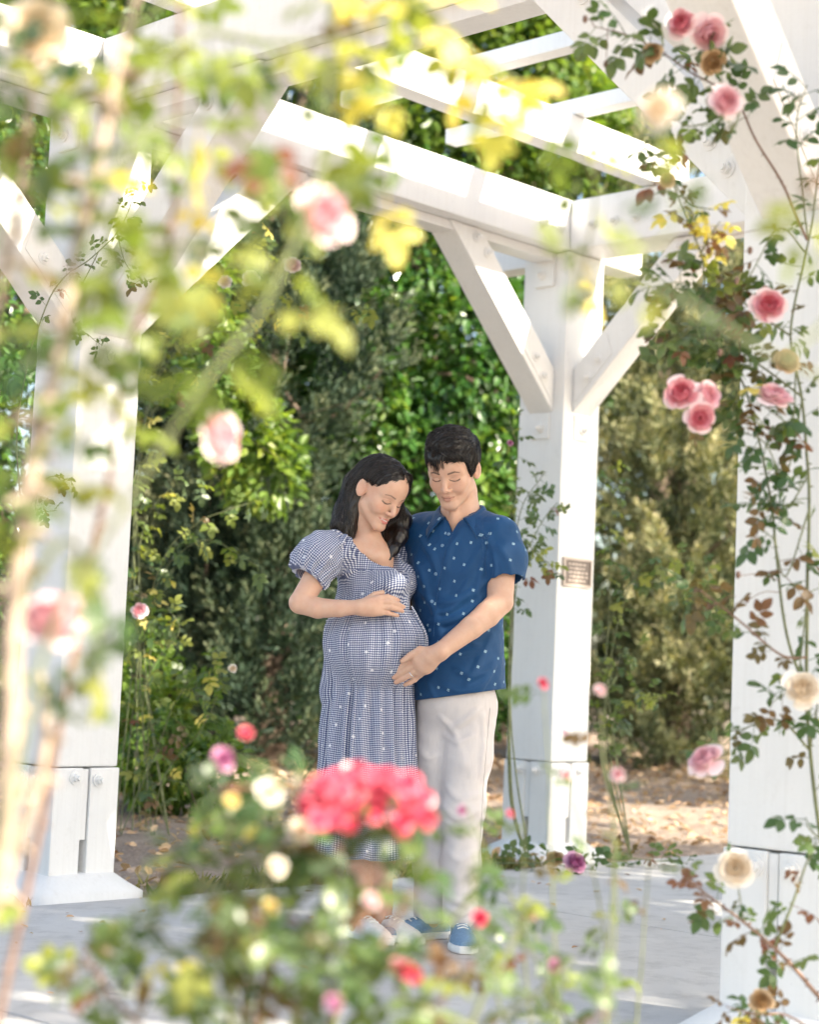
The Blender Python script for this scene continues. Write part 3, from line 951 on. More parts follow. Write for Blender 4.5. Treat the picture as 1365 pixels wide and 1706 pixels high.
def polygonize(f, xs, ys, zs, B=8, lip=1.35):
    """Surface nets over a rectilinear grid; f is only evaluated near the surface."""
    nx, ny, nz = len(xs), len(ys), len(zs)
    D = np.full((nx, ny, nz), 9.0, dtype=np.float32)
    bx, by, bz = [range(0, n, B) for n in (nx, ny, nz)]
    cen, half, ids = [], [], []
    for i in bx:
        i1 = min(i + B, nx) - 1
        for j in by:
            j1 = min(j + B, ny) - 1
            for k in bz:
                k1 = min(k + B, nz) - 1
                cen.append(((xs[i] + xs[i1]) / 2, (ys[j] + ys[j1]) / 2, (zs[k] + zs[k1]) / 2))
                half.append(0.5 * math.sqrt((xs[i1] - xs[i]) ** 2 + (ys[j1] - ys[j]) ** 2 + (zs[k1] - zs[k]) ** 2) + 0.012)
                ids.append((i, j, k))
    cen = np.array(cen)
    half = np.array(half)
    dc = f(cen)
    near = np.abs(dc) < half * lip
    pend, pts = [], []
    for q in range(len(ids)):
        i, j, k = ids[q]
        sl = (slice(i, min(i + B, nx)), slice(j, min(j + B, ny)), slice(k, min(k + B, nz)))
        if not near[q]:
            D[sl] = dc[q]
            continue
        g = np.stack(np.meshgrid(xs[sl[0]], ys[sl[1]], zs[sl[2]], indexing='ij'), -1)
        pend.append((sl, g.shape[:3]))
        pts.append(g.reshape(-1, 3))
    A = np.concatenate(pts)
    out = np.concatenate([f(A[i:i + 200000]) for i in range(0, len(A), 200000)])
    o = 0
    for sl, sh in pend:
        n = sh[0] * sh[1] * sh[2]
        D[sl] = out[o:o + n].reshape(sh)
        o += n
    neg = D < 0
    cnt = np.zeros((nx - 1, ny - 1, nz - 1), np.int8)
    for a in (0, 1):
        for b in (0, 1):
            for c in (0, 1):
                cnt += neg[a:nx - 1 + a, b:ny - 1 + b, c:nz - 1 + c]
    act = (cnt > 0) & (cnt < 8)
    ai, aj, ak = np.nonzero(act)
    vid = np.full(act.shape, -1, np.int32)
    vid[ai, aj, ak] = np.arange(len(ai))
    acc = np.zeros((len(ai), 3))
    num = np.zeros(len(ai))
    ax = (xs, ys, zs)
    for d in range(3):
        o1, o2 = [(1, 2), (0, 2), (0, 1)][d]
        for u in (0, 1):
            for v in (0, 1):
                p = [ai.copy(), aj.copy(), ak.copy()]
                p[o1] = p[o1] + u
                p[o2] = p[o2] + v
                q = [x.copy() for x in p]
                q[d] = q[d] + 1
                da, db = D[p[0], p[1], p[2]], D[q[0], q[1], q[2]]
                m = (da < 0) != (db < 0)
                t = np.where(m, da / np.where(m, da - db, 1), 0)
                pos = np.stack([ax[e][p[e]] for e in range(3)], -1).astype(float)
                pos[:, d] += t * (ax[d][q[d]] - ax[d][p[d]])
                acc[m] += pos[m]
                num[m] += 1
    V = acc / num[:, None]
    quads = []
    for d in range(3):
        o1, o2 = [(1, 2), (2, 0), (0, 1)][d]
        sa = [slice(None)] * 3
        sb = [slice(None)] * 3
        sa[d] = slice(0, -1)
        sb[d] = slice(1, None)
        n0, n1 = neg[tuple(sa)], neg[tuple(sb)]
        ch = np.stack(np.nonzero(n0 != n1), -1)
        lim = np.array((nx - 1, ny - 1, nz - 1))
        ok = (ch[:, o1] > 0) & (ch[:, o2] > 0) & (ch[:, o1] < lim[o1]) & (ch[:, o2] < lim[o2])
        ch = ch[ok]
        flip = n0[ch[:, 0], ch[:, 1], ch[:, 2]]
        e1 = np.zeros(3, int); e1[o1] = 1
        e2 = np.zeros(3, int); e2[o2] = 1
        c = [ch - e1 - e2, ch - e2, ch, ch - e1]
        qd = np.stack([vid[x[:, 0], x[:, 1], x[:, 2]] for x in c], -1)
        qd[~flip] = qd[~flip][:, ::-1]
        quads.append(qd)
    Q = np.concatenate(quads)
    Q = Q[(Q >= 0).all(1)]
    return V, Q


def relax(V, Q, it=1, lam=0.5):
    for _ in range(it):
        acc = np.zeros_like(V)
        n = np.zeros(len(V))
        for a, b in ((0, 1), (1, 2), (2, 3), (3, 0)):
            np.add.at(acc, Q[:, a], V[Q[:, b]])
            np.add.at(n, Q[:, a], 1)
            np.add.at(acc, Q[:, b], V[Q[:, a]])
            np.add.at(n, Q[:, b], 1)
        V = V + lam * (acc / np.maximum(n, 1)[:, None] - V)
    return V


def grad(f, P, e=0.0015):
    g = np.zeros_like(P)
    for i in range(3):
        o = np.zeros(3)
        o[i] = e
        g[:, i] = f(P + o) - f(P - o)
    return unit(g)


def hit(f, px, py, Ynear=5.2):
    """Where the line of sight through pixel (px, py) meets the surface f."""
    a, b = at(px, py, Ynear), at(px, py, Ynear + 1.4)
    d = unit(b - a)
    p = a.copy()
    for _ in range(90):
        s = f(p[None])[0]
        if s < 0.0004: break
        p = p + d * s * 0.8
    return p


def Rz(a): c, s = math.cos(a), math.sin(a); return np.array(((c, -s, 0), (s, c, 0), (0, 0, 1)))
def Rx(a): c, s = math.cos(a), math.sin(a); return np.array(((1, 0, 0), (0, c, -s), (0, s, c)))
def Ry(a): c, s = math.cos(a), math.sin(a); return np.array(((c, 0, s), (0, 1, 0), (-s, 0, c)))


Y0 = 5.98
def w(px, py, dY=0.0): return at(px, py, Y0 + dY)


# ------------------------------------------------------------------ a head (metres, +y forward, +x the person's right)
def mirror(P):
    Q = P.copy()
    Q[..., 0] = np.abs(Q[..., 0])
    return Q


def head_sdf(P, fem=False):
    Q = mirror(P)
    d = s_ell(P, (0, -0.010, 0.040), (0.0735, 0.092, 0.082))
    face = s_ell(P, (0, 0.020, -0.018), (0.0625, 0.064, 0.080) if not fem else (0.0605, 0.062, 0.076))
    d = smin(d, face, 0.03)
    d = smin(d, s_ell(P, (0, 0.034, 0.046), (0.058, 0.053, 0.048)), 0.03)
    jr = 0.021 if not fem else 0.017
    d = smin(d, s_cone(Q, (0.044, 0.002, -0.050), (0.014, 0.064, -0.090), jr, jr * 0.85), 0.022)
    d = smin(d, s_ell(P, (0, 0.070, -0.091), (0.021, 0.017, 0.016)), 0.016)
    d = smin(d, s_ell(Q, (0.040, 0.048, -0.020), (0.025, 0.025, 0.020)), 0.02)
    d = smin(d, s_ell(Q, (0.033, 0.058, -0.036), (0.019, 0.019, 0.017)), 0.016)      # smiling cheeks
    d = smin(d, s_ell(P, (0, 0.056, -0.060), (0.029, 0.029, 0.024)), 0.014)
    d = smin(d, s_cone(Q, (0.014, 0.0775, 0.0215), (0.047, 0.062, 0.021), 0.0075, 0.006), 0.014)
    d = smax(d, -s_ell(Q, (0.0315, 0.094, 0.0055), (0.0165, 0.0145, 0.0095)), 0.012)
    d = smin(d, s_ell(Q, (0.031, 0.0665, 0.0035), (0.0150, 0.0138, 0.0112)), 0.004)   # closed lids
    n0 = s_cone(P, (0, 0.080, 0.014), (0, 0.1015, -0.029), 0.0072, 0.0098)
    d = smin(d, n0, 0.011)
    d = smin(d, s_ell(Q, (0.0122, 0.0905, -0.0335), (0.0078, 0.0100, 0.0070)), 0.006)
    d = smax(d, -s_ell(Q, (0.0062, 0.0950, -0.0415), (0.0034, 0.005, 0.0030)), 0.003)
    # lips
    for a, b, ra, rb in (((0.0245, 0.0675, -0.0590), (0.008, 0.0840, -0.0575), 0.0030, 0.0050), ((0.008, 0.0840, -0.0575), (0.0, 0.0850, -0.0588), 0.0050, 0.0046),
                         ((0.0230, 0.0680, -0.0615), (0.007, 0.0820, -0.0680), 0.0034, 0.0058), ((0.007, 0.0820, -0.0680), (0, 0.0828, -0.0685), 0.0058, 0.0060)):
        d = smin(d, s_cone(Q, a, b, ra, rb), 0.0035)
    gap = s_cone(Q, (0.0265, 0.0690, -0.0590), (0.0, 0.0910, -0.0625), 0.0012, 0.0022 if not fem else 0.0040)
    d = smax(d, -gap, 0.002)
    # smile crease beside the mouth
    d = smax(d, -s_chain(Q, [((0.022, 0.092, -0.036), 0.002), ((0.0335, 0.0795, -0.056), 0.0035), ((0.031, 0.074, -0.072), 0.002)]), 0.008)
    # ears
    E = Ry(0.16) @ Rz(-0.35)
    e = s_ell(Q, (0.0800, -0.011, 0.001), (0.0080, 0.0195, 0.0320), Rx(0.22) @ Rz(0.55))
    e = smax(e, -s_ell(Q, (0.0895, -0.004, 0.004), (0.0075, 0.0115, 0.0215), Rx(0.22) @ Rz(0.55)), 0.004)
    d = smin(d, e, 0.005)
    return d


SKIN = (0.645, 0.415, 0.305)


def head_colour(L, fem):
    """Skin, lips, brows, lashes and teeth by place on the head, with shade painted around the eyes and lips."""
    n = len(L)
    c = np.tile(np.array(SKIN), (n, 1))
    ax = np.abs(L[:, 0])
    y, z = L[:, 1], L[:, 2]
    fr = y > 0.035

    def blend(m, col):
        nonlocal c
        m = np.clip(m, 0, 1)[:, None]
        c = c * (1 - m) + np.array(col) * m
    blush = np.exp(-(((ax - 0.040) / 0.018) ** 2 + ((z + 0.026) / 0.016) ** 2)) * fr
    blend(blush * (0.40 if fem else 0.22), (0.62, 0.27, 0.20))
    blend(np.exp(-((ax / 0.012) ** 2 + ((z + 0.032) / 0.012) ** 2)) * (y > 0.085) * 0.25, (0.60, 0.28, 0.21))
    blend(np.exp(-(((ax - 0.031) / 0.014) ** 2 + ((z + 0.012) / 0.006) ** 2)) * fr * 0.22, (0.50, 0.27, 0.20))  # shade painted under the eyes
    blend(np.exp(-(((ax - 0.036) / 0.014) ** 2 + ((z - 0.013) / 0.005) ** 2)) * fr * 0.28, (0.47, 0.25, 0.18))
    blend(np.exp(-(((ax - 0.0775) / 0.010) ** 2 + (z / 0.03) ** 2)) * 0.35, (0.64, 0.26, 0.18))
    if not fem:
        blend(np.exp(-(((z + 0.085) / 0.022) ** 2)) * (y > 0.03) * 0.16, (0.42, 0.31, 0.26))
    # brows
    bz = 0.0235 + 0.0045 * np.clip((ax - 0.014) / 0.022, 0, 1) - 0.006 * np.clip((ax - 0.036) / 0.016, 0, 1)
    bt = (0.0030 if not fem else 0.0021) * (1 - 0.6 * np.clip((ax - 0.030) / 0.022, 0, 1))
    m = np.clip(1.5 - np.abs(z - bz) / bt, 0, 1) * (ax > 0.013) * (ax < 0.050) * fr
    blend(m * (0.88 if not fem else 0.72), (0.030, 0.020, 0.016))
    # lash line of the lowered lids, lid crease with its shade painted in
    u = (ax - 0.031) / 0.0155
    lz = -0.0052 + 0.0052 * u * u - 0.0010 * u
    m = np.clip(1.6 - np.abs(z - lz) / (0.0016 if not fem else 0.0019), 0, 1) * (np.abs(u) < 1.08) * fr
    blend(m * 0.95, (0.018, 0.012, 0.010))
    cz = 0.0082 - 0.0040 * u * u
    m = np.clip(1.3 - np.abs(z - cz) / 0.0011, 0, 1) * (np.abs(u) < 1.0) * fr
    blend(m * 0.5, (0.30, 0.15, 0.10))
    # lips
    lx = np.clip(ax / 0.0250, 0, 1)
    up = -0.0525 - 0.0055 * lx ** 1.6 + 0.0012 * np.exp(-(ax / 0.004) ** 2) * -1
    lo = -0.0755 + 0.0155 * lx ** 1.7
    inl = np.clip((up - z) / 0.0014, 0, 1) * np.clip((z - lo) / 0.0014, 0, 1) * (ax < 0.0255) * (y > 0.055)
    blend(inl * (0.85 if fem else 0.55), (0.56, 0.165, 0.15) if fem else (0.46, 0.20, 0.155))
    if fem:
        tm = np.clip(1.3 - np.abs(z + 0.0618 - 0.0022 * lx) / 0.0027, 0, 1) * (ax < 0.0185) * (y > 0.060)
        blend(tm, (0.82, 0.78, 0.72))
    else:
        tm = np.clip(1.2 - np.abs(z + 0.0622 - 0.003 * lx) / 0.0011, 0, 1) * (ax < 0.023) * (y > 0.055)
        blend(tm * 0.8, (0.16, 0.05, 0.04))  # shade between his lips painted as a dark line
    return c


# ------------------------------------------------------------------ materials of the couple
t = NT('skin')
vc = t.n('VertexColor', layer_name='col').outputs[0]
co = t.n('NewGeometry').outputs['Position']
c = t.mix(t.math('MULTIPLY', t.ramp(t.noise(38, 5, co, 0.65), [(0.35, 0.0), (0.75, 1.0)]), 0.50), vc, t.mix(1.0, vc, (0.92, 0.72, 0.66), 'MULTIPLY'))
t.set(Base_Color=c, Roughness=0.46, Specular_IOR_Level=0.42, Subsurface_Weight=0.22, Subsurface_Scale=0.006, Subsurface_Radius=(1.0, 0.35, 0.2))
t.bump(t.noise(420, 3, co), 0.10, 0.001)
M_SKIN = t.m

t = NT('dark_hair')
co = t.n('NewGeometry').outputs['Position']
r = t.n('VertexColor', layer_name='col').outputs[0]
t.set(Base_Color=t.mix(r, (0.004, 0.003, 0.003), (0.026, 0.016, 0.012)), Roughness=0.31, Specular_IOR_Level=0.55)
t.bump(t.noise(300, 3, co), 0.5, 0.002)
M_HAIR = t.m


def cloth_base(t, col, bump_uv=True):
    uv = t.n('UVMap').outputs[0]
    return uv


t = NT('gingham_cotton')
uv = t.n('UVMap').outputs[0]
sx = t.n('SeparateXYZ')
t.l(uv, sx.inputs[0])
P_ = 0.0070
fu = t.math('FRACT', t.math('MULTIPLY', sx.outputs[0], 1 / P_))
fv = t.math('FRACT', t.math('MULTIPLY', sx.outputs[1], 1 / P_))
lvl = t.math('MULTIPLY', t.math('ADD', t.math('GREATER_THAN', fu, 0.50), t.math('GREATER_THAN', fv, 0.50)), 0.5)
g = t.ramp(lvl, [(0.0, (0.70, 0.71, 0.75)), (0.5, (0.20, 0.235, 0.36)), (1.0, (0.028, 0.040, 0.115))])
vor = t.n('TexVoronoi', voronoi_dimensions='2D', i_Scale=12.5, i_Randomness=0.8)
t.l(uv, vor.inputs['Vector'])
fl = t.math('MULTIPLY', t.math('LESS_THAN', vor.outputs['Distance'], 0.060), t.math('GREATER_THAN', t.noise(700, 1, uv), 0.44))
g = t.mix(fl, g, (0.82, 0.82, 0.84))
t.set(Base_Color=g, Roughness=0.85, Specular_IOR_Level=0.2)
mp = t.n('Mapping', i_Scale=(46, 13, 1))
t.l(uv, mp.inputs[0])
t.bump(t.math('ADD', t.noise(1.0, 5, mp.outputs[0], 0.6), t.math('MULTIPLY', t.noise(420, 2, uv), 0.3)), 0.55, 0.006)
M_GING = t.m

t = NT('blue_poplin')
uv = t.n('UVMap').outputs[0]
sx = t.n('SeparateXYZ')
t.l(uv, sx.inputs[0])
vor = t.n('TexVoronoi', voronoi_dimensions='2D', distance='CHEBYCHEV', i_Scale=17.5, i_Randomness=0.62)
rot = t.n('Mapping', i_Rotation=(0, 0, 0.35))
t.l(uv, rot.inputs[0])
t.l(rot.outputs[0], vor.inputs['Vector'])
sq = t.math('LESS_THAN', vor.outputs['Distance'], 0.074)
chk = t.math('GREATER_THAN', t.noise(520, 1, uv), 0.46)
sq = t.math('MULTIPLY', sq, t.math('ADD', t.math('MULTIPLY', chk, 0.65), 0.25))
base = t.mix(t.noise(9, 3, uv), (0.003, 0.050, 0.150), (0.004, 0.063, 0.178))
t.set(Base_Color=t.mix(sq, base, (0.34, 0.52, 0.62)), Roughness=0.62, Specular_IOR_Level=0.35, Sheen_Weight=0.15, Sheen_Roughness=0.4)
mp = t.n('Mapping', i_Scale=(16, 11, 1), i_Rotation=(0, 0, 0.6))
t.l(uv, mp.inputs[0])
t.bump(t.math('ADD', t.noise(1.0, 4, mp.outputs[0], 0.5), t.math('MULTIPLY', t.noise(600, 2, uv), 0.15)), 0.40, 0.010)
M_SHIRT = t.m

t = NT('pale_chino_cotton')
uv = t.n('UVMap').outputs[0]
mp = t.n('Mapping', i_Scale=(20, 8, 1), i_Rotation=(0, 0, -0.5))
t.l(uv, mp.inputs[0])
t.set(Base_Color=t.mix(t.noise(12, 4, uv), (0.65, 0.60, 0.585), (0.73, 0.68, 0.665)), Roughness=0.8, Specular_IOR_Level=0.2)
t.bump(t.math('ADD', t.noise(1.0, 4, mp.outputs[0], 0.55), t.math('MULTIPLY', t.noise(600, 2, uv), 0.2)), 0.45, 0.012)
M_CHINO = t.m
M_CANVAS = mat_plain('pale_blue_canvas', (0.16, 0.27, 0.40), 0.85, 0.15, 120, 0.3)
M_SOLE = mat_plain('white_rubber', (0.74, 0.74, 0.72), 0.6, 0.05, 40)
M_LEATHER = mat_plain('white_leather', (0.76, 0.75, 0.73), 0.45, 0.06, 60)
M_BUTTON = mat_plain('pale_blue_button', (0.16, 0.27, 0.40), 0.3, 0.1, 60)
M_SILVER = mat_plain('silver', (0.80, 0.80, 0.82), 0.2, 0.05, 60, metal=1.0)


def fingers(d, P, spec, k=0.005):
    for pts in spec:
        d = smin(d, s_chain(P, pts, 0.003), k)
    return d


# ------------------------------------------------------------------ the woman
W_R = Rz(R_(-134.0)) @ Rx(R_(-29.0)) @ Ry(R_(-7.0))
W_S = 0.955
W_O = at(655.5, 838.5, Y0 - 0.115) - W_R @ (np.array((0, 0.078, 0.004)) * W_S)
WF = np.array((math.sin(R_(124.0)), math.cos(R_(124.0)), 0.0))   # where her chest points: right and towards the camera
WR = np.array((WF[1], -WF[0], 0.0))                            # towards her right
def wl(P): return ((P - W_O) @ W_R) / W_S
def wh(x, y, z): return W_O + W_R @ (np.array((x, y, z)) * W_S)


W_BELLY, W_BR = w(626, 1072, -0.045), np.array((0.158, 0.150, 0.150))
W_NECK = w(611, 916, -0.015)


def w_torso(P, g=0.0):
    d = s_chain(P, [(w(613, 935, 0.0), 0.085 + g), (w(622, 985, -0.01), 0.097 + g), (w(614, 1050, 0.0), 0.105 + g), (w(606, 1150, 0.02), 0.125 + g)], 0.05)
    d = smin(d, s_cone(P, w(563, 925, -0.10), w(652, 925, 0.11), 0.046 + g, 0.046 + g), 0.06)
    d = smin(d, s_ell(P, w(650, 972, -0.085), (0.058 + g, 0.058 + g, 0.055 + g)), 0.035)
    d = smin(d, s_ell(P, w(664, 968, 0.025), (0.055 + g, 0.055 + g, 0.055 + g)), 0.035)
    d = smin(d, s_ell(P, W_BELLY, W_BR + g - 0.012), 0.06)
    return d


W_ELB, W_WR = w(500, 1004, -0.165), w(600, 1011, -0.215)


def w_hand(P):
    z = -0.200
    d = s_chain(P, [(W_WR, 0.0225), (w(613, 1008, z - 0.012), 0.021), (w(627, 1003, z - 0.006), 0.020)], 0.015)
    d = smin(d, s_chain(P, [(w(606, 1016, z - 0.010), 0.020), (w(622, 1016, z - 0.008), 0.019), (w(634, 1019, z - 0.002), 0.014)], 0.012), 0.016)
    d = smin(d, s_ell(P, w(618, 1010, z - 0.004), (0.034, 0.017, 0.028)), 0.012)
    f = [[(w(631, 996, z - 0.002), 0.0098), (w(646, 994, z + 0.004), 0.0086), (w(656, 997, z + 0.014), 0.0078), (w(664, 1000, z + 0.026), 0.0064)],
         [(w(634, 1003.5, z - 0.006), 0.0100), (w(651, 1003, z + 0.000), 0.0088), (w(663, 1006.5, z + 0.013), 0.0078), (w(673, 1011, z + 0.030), 0.0064)],
         [(w(634, 1011.5, z - 0.006), 0.0098), (w(651, 1012, z + 0.000), 0.0086), (w(662, 1015, z + 0.012), 0.0076), (w(671, 1018.5, z + 0.026), 0.0062)],
         [(w(632, 1019, z - 0.001), 0.0088), (w(645, 1021, z + 0.004), 0.0078), (w(655, 1023.5, z + 0.012), 0.0068), (w(663, 1025.5, z + 0.020), 0.0056)],
         [(w(612, 1000, z - 0.002), 0.0125), (w(624, 991, z + 0.012), 0.0105), (w(637, 987, z + 0.030), 0.0088)]]
    return fingers(d, P, f, 0.006)


def w_body(P):
    d = w_torso(P, -0.022)
    d = smin(d, s_chain(P, [(wh(0, -0.022, -0.045), 0.050), (wh(0, -0.028, -0.085), 0.047), (W_NECK, 0.054), (w(612, 945, 0.005), 0.07)], 0.03), 0.035)
    d = smin(d, s_cone(P, w(597, 915, -0.05), w(563, 928, -0.11), 0.036, 0.042), 0.03)
    # collarbones and chest in the neckline
    d = smin(d, s_cone(P, w(588, 913, -0.072), w(628, 926, -0.070), 0.008, 0.008), 0.03)
    d = smin(d, s_ell(P, w(624, 928, -0.030), (0.062, 0.052, 0.045)), 0.03)
    arm = s_chain(P, [(w(556, 925, -0.115), 0.046), (w(524, 965, -0.150), 0.0385), (W_ELB, 0.0350), (w(530, 1013, -0.183), 0.0328), (w(566, 1013.5, -0.203), 0.0270), (W_WR, 0.0225)], 0.006)
    d = smin(d, arm, 0.02)
    d = add_near(d, P, w(632, 1008, -0.2), 0.16, w_hand, 0.010)
    # legs
    for a, b, c_, e in ((w(590, 1180, 0.0), w(597, 1350, 0.02), w(600, 1500, 0.07), w(598, 1538, 0.08)), (w(622, 1180, 0.05), w(632, 1350, 0.05), w(636, 1500, 0.10), w(636, 1538, 0.11))):
        d = smin(d, s_chain(P, [(a, 0.088), (b, 0.052), (b * 0.5 + c_ * 0.5, 0.047), (c_, 0.032), (e, 0.036)], 0.03), 0.02)
    # far arm, behind the man's side
    d = smin(d, s_chain(P, [(w(655, 930, 0.12), 0.044), (w(668, 985, 0.16), 0.038), (w(690, 1040, 0.08), 0.030)], 0.03), 0.02)
    return add_near(d, P, W_O, 0.21, lambda q: head_sdf(wl(q), True) * W_S, 0.012)


def axis_for(f, lo, hi, spans):
    return [rough_axis(spans[0]), rough_axis(spans[1]), rough_axis(spans[2])]


def person_body(f, name, parent, xr, yr, zspans, to_head, fem, fine=0.0030):
    V, Q = polygonize(f, rough_axis([(xr[0], xr[1], fine)]), rough_axis([(yr[0], yr[1], fine)]), rough_axis(zspans))
    V = relax(V, Q, 1, 0.3)
    L = to_head(V)
    near = (ln(L) < 0.16)
    col = np.tile(np.array(SKIN), (len(V), 1))
    col[near] = head_colour(L[near], fem)
    return obj_np(name, V, Q, M_SKIN, parent, col=col), V


gw = ground_at(615, 1556)
woman = empty('person', gw)
tag(woman, 'pregnant woman in a blue gingham puff sleeved dress, hand on her belly, smiling down', 'woman', 'couple under the pergola')
zt = W_O[2]
body, _ = person_body(w_body, 'body', woman, (w(474, 1000)[0], w(720, 1000)[0]), (Y0 - 0.33, Y0 + 0.26),
                      [(-0.0, 0.98, 0.012), (0.98, 1.20, 0.0024), (1.20, zt - 0.16, 0.005), (zt - 0.16, zt + 0.15, 0.0024)], wl, True)


# dress: bodice with puff sleeves
def w_vneck(P):
    q = P - W_NECK
    lat, fwd, up = q @ WR, q @ WF, q[:, 2]
    v = np.maximum(np.abs(lat - 0.004) * 0.78 - (up + 0.112) * 0.62, -0.015 - fwd)
    ring = ln(np.stack([lat, fwd * 0.9], -1)) - 0.070
    ring = np.maximum(ring, -0.04 - up)
    return np.minimum(v, ring)


SLV = [(w(564, 917, -0.105), 0.058), (w(545, 922, -0.125), 0.070), (w(527, 934, -0.145), 0.072), (w(519, 950, -0.152), 0.061), (w(515, 963, -0.158), 0.0505)]


def w_sleeve(P):
    d = s_chain(P, SLV, 0.03)
    a = unit(SLV[-1][0] - SLV[1][0])
    q = P - SLV[1][0]
    h = q @ a
    x = unit(np.cross(a, (0, 0, 1.0)))
    y = np.cross(a, x)
    th = np.arctan2(q @ y, q @ x)
    near_hem = np.clip((h - 0.02) / 0.06, 0, 1)
    near_top = np.clip((-0.005 - h) / 0.04, 0, 1)
    fold = np.sin(th * 15 + 2.5 * vnoise(P, 14, 3)) * (0.0045 * near_hem + 0.0030 * near_top)
    fold = fold + 0.007 * vnoise(P * np.array((1, 1, 1.0)), 24, 7) + 0.004 * vnoise(P, 52, 2)
    d = d + fold
    end = (P - SLV[-1][0]) @ a
    d = smax(d, end - 0.004, 0.006)
    hole = np.maximum(s_cone(P, SLV[-1][0] - a * 0.05, SLV[-1][0] + a * 0.05, 0.0455, 0.0475), -end - 0.035)
    return smax(d, -hole, 0.003)


def w_bodice(P):
    d = w_torso(P, 0.006)
    q = P - W_NECK
    lat, fwd, up = q @ WR, q @ WF, P[:, 2]
    waist = w(625, 1030)[2]
    th = np.arctan2(lat, fwd)
    waist = waist + 0.0
    d = d + 0.010 * np.exp(-((up - waist - 0.024 * np.cos(th)) / 0.020) ** 2) - 0.004       # drawn in at the waist seam
    gather = np.exp(-((up - waist) / 0.055) ** 2)
    d = d + 0.0042 * np.sin(th * 34 + 3.0 * vnoise(P, 9, 5)) * gather + 0.0040 * vnoise(P * np.array((1.0, 1.0, 0.55)), 26, 4) + 0.003 * vnoise(P * np.array((1.6, 1.6, 0.5)), 40, 6)
    d = smin(d, w_sleeve(P), 0.012)
    far = s_chain(P, [(w(648, 922, 0.10), 0.062), (w(660, 938, 0.14), 0.078), (w(667, 958, 0.15), 0.06)], 0.03)
    d = smin(d, far, 0.02)
    d = smax(d, -w_vneck(P), 0.004)
    return smax(d, waist - 0.008 + 0.024 * np.cos(th) - up, 0.004)


def cyl_uv(V, org, ax, front, r):
    """Wrap around an axis: metres around, metres along."""
    ax = unit(np.asarray(ax, float))
    fr = unit(np.asarray(front, float) - ax * (np.asarray(front, float) @ ax))
    sd = np.cross(ax, fr)
    q = V - org
    return np.stack([np.arctan2(q @ sd, q @ fr) * r, q @ ax], -1)


dress = empty('dress', w(620, 1030, 0))
dress.parent = woman
dress.location = dress.location - woman.location
V, Q = polygonize(w_bodice, rough_axis([(w(470, 1000)[0], w(712, 1000)[0], 0.0034)]), rough_axis([(Y0 - 0.28, Y0 + 0.27, 0.0034)]), rough_axis([(w(625, 1044)[2], w(560, 868)[2], 0.0034)]))
uv = cyl_uv(V, w(618, 1000, 0), (0, 0, 1), WF, 0.125)
uv[:, 1] -= 0.9 * ln((V - w(618, 1000, 0))[:, :2])
aS = unit(SLV[-1][0] - SLV[0][0])
uvs = cyl_uv(V, SLV[1][0], aS, (-0.3, -1, 0.3), 0.075)
hi_ = V[:, 2] > w(600, 952)[2]
pl2 = np.stack([(V - w(618, 1000, 0)) @ np.array((0.95, -0.31, 0.0)), V[:, 2] - w(618, 1000, 0)[2] - 0.112], -1)
uv[hi_] = pl2[hi_]
isS = (s_chain(V, SLV, 0.03) < 0.012) & ((V - SLV[0][0]) @ unit(np.array((-1.0, -0.25, -0.2))) > 0.006)
uv[isS] = uvs[isS]
obj_np('bodice', V, Q, M_GING, dress, uv=uv)

# skirt: gathered at the waist, carried out over the belly
nu, nv = 500, 150
uu = np.linspace(-np.pi, np.pi, nu, endpoint=False)
vv = np.linspace(0, 1, nv)
top, hem = w(622, 1026, -0.005), w(607, 1424, 0.03)
Uu, Vv = np.meshgrid(uu, vv, indexing='xy')
cen = top[None] * (1 - vv[:, None]) + hem[None] * vv[:, None]
zz = cen[:, 2]
Za = zz[:, None] + 0.024 * np.cos(Uu) * np.clip(1 - vv / 0.45, 0, 1)[:, None] ** 1.5
fdir = math.atan2(WF[1], WF[0])
dirx, diry = np.cos(Uu + fdir), np.sin(Uu + fdir)
rbase = np.interp(vv, [0, 0.05, 0.12, 0.25, 0.45, 0.7, 1.0], [0.110, 0.115, 0.122, 0.132, 0.147, 0.159, 0.170])
back = np.interp(vv, [0, 0.1, 0.25, 0.5, 1.0], [0.0, 0.002, 0.004, 0.003, 0.0])
r = rbase[:, None] + back[:, None] * np.clip(-np.cos(Uu), 0, 1)
# stretch over the belly: ray to the belly ellipsoid from the skirt axis at each height
bz = (Za - W_BELLY[2]) / (W_BR[2] + 0.010)
e2 = np.clip(1 - bz ** 2, 0, 1)
ox, oy = cen[:, 0] - W_BELLY[0], cen[:, 1] - W_BELLY[1]
A_ = (W_BR[0] + 0.008)
bq = ox[:, None] * dirx + oy[:, None] * diry
cq = (ox ** 2 + oy ** 2)[:, None] - (A_ ** 2) * e2
disc = bq ** 2 - cq
rb = np.where((disc > 0) & (e2 > 0), -bq + np.sqrt(np.clip(disc, 0, None)), 0)
h_ = np.clip(0.5 + 0.5 * (rb - r) / 0.035, 0, 1)
r = r * (1 - h_) + rb * h_ + 0.035 * h_ * (1 - h_)
lo_, hi_ = np.full_like(r, 0.02), np.full_like(r, 0.30)
kk = vv < 0.45
for _ in range(12):
    mid = (lo_ + hi_) / 2
    Pm = np.stack([cen[:, 0][:, None] + mid * dirx, cen[:, 1][:, None] + mid * diry, Za], -1)
    fv = np.full(r.shape, 1.0)
    fv[kk, ::4] = w_torso(Pm[kk][:, ::4].reshape(-1, 3), 0.006).reshape(kk.sum(), -1)
    fv[:, 1::4] = fv[:, ::4]; fv[:, 2::4] = fv[:, ::4]; fv[:, 3::4] = fv[:, ::4]
    inside = fv < 0
    lo_, hi_ = np.where(inside, mid, lo_), np.where(inside, hi_, mid)
rt = np.where(kk[:, None], lo_, 0)
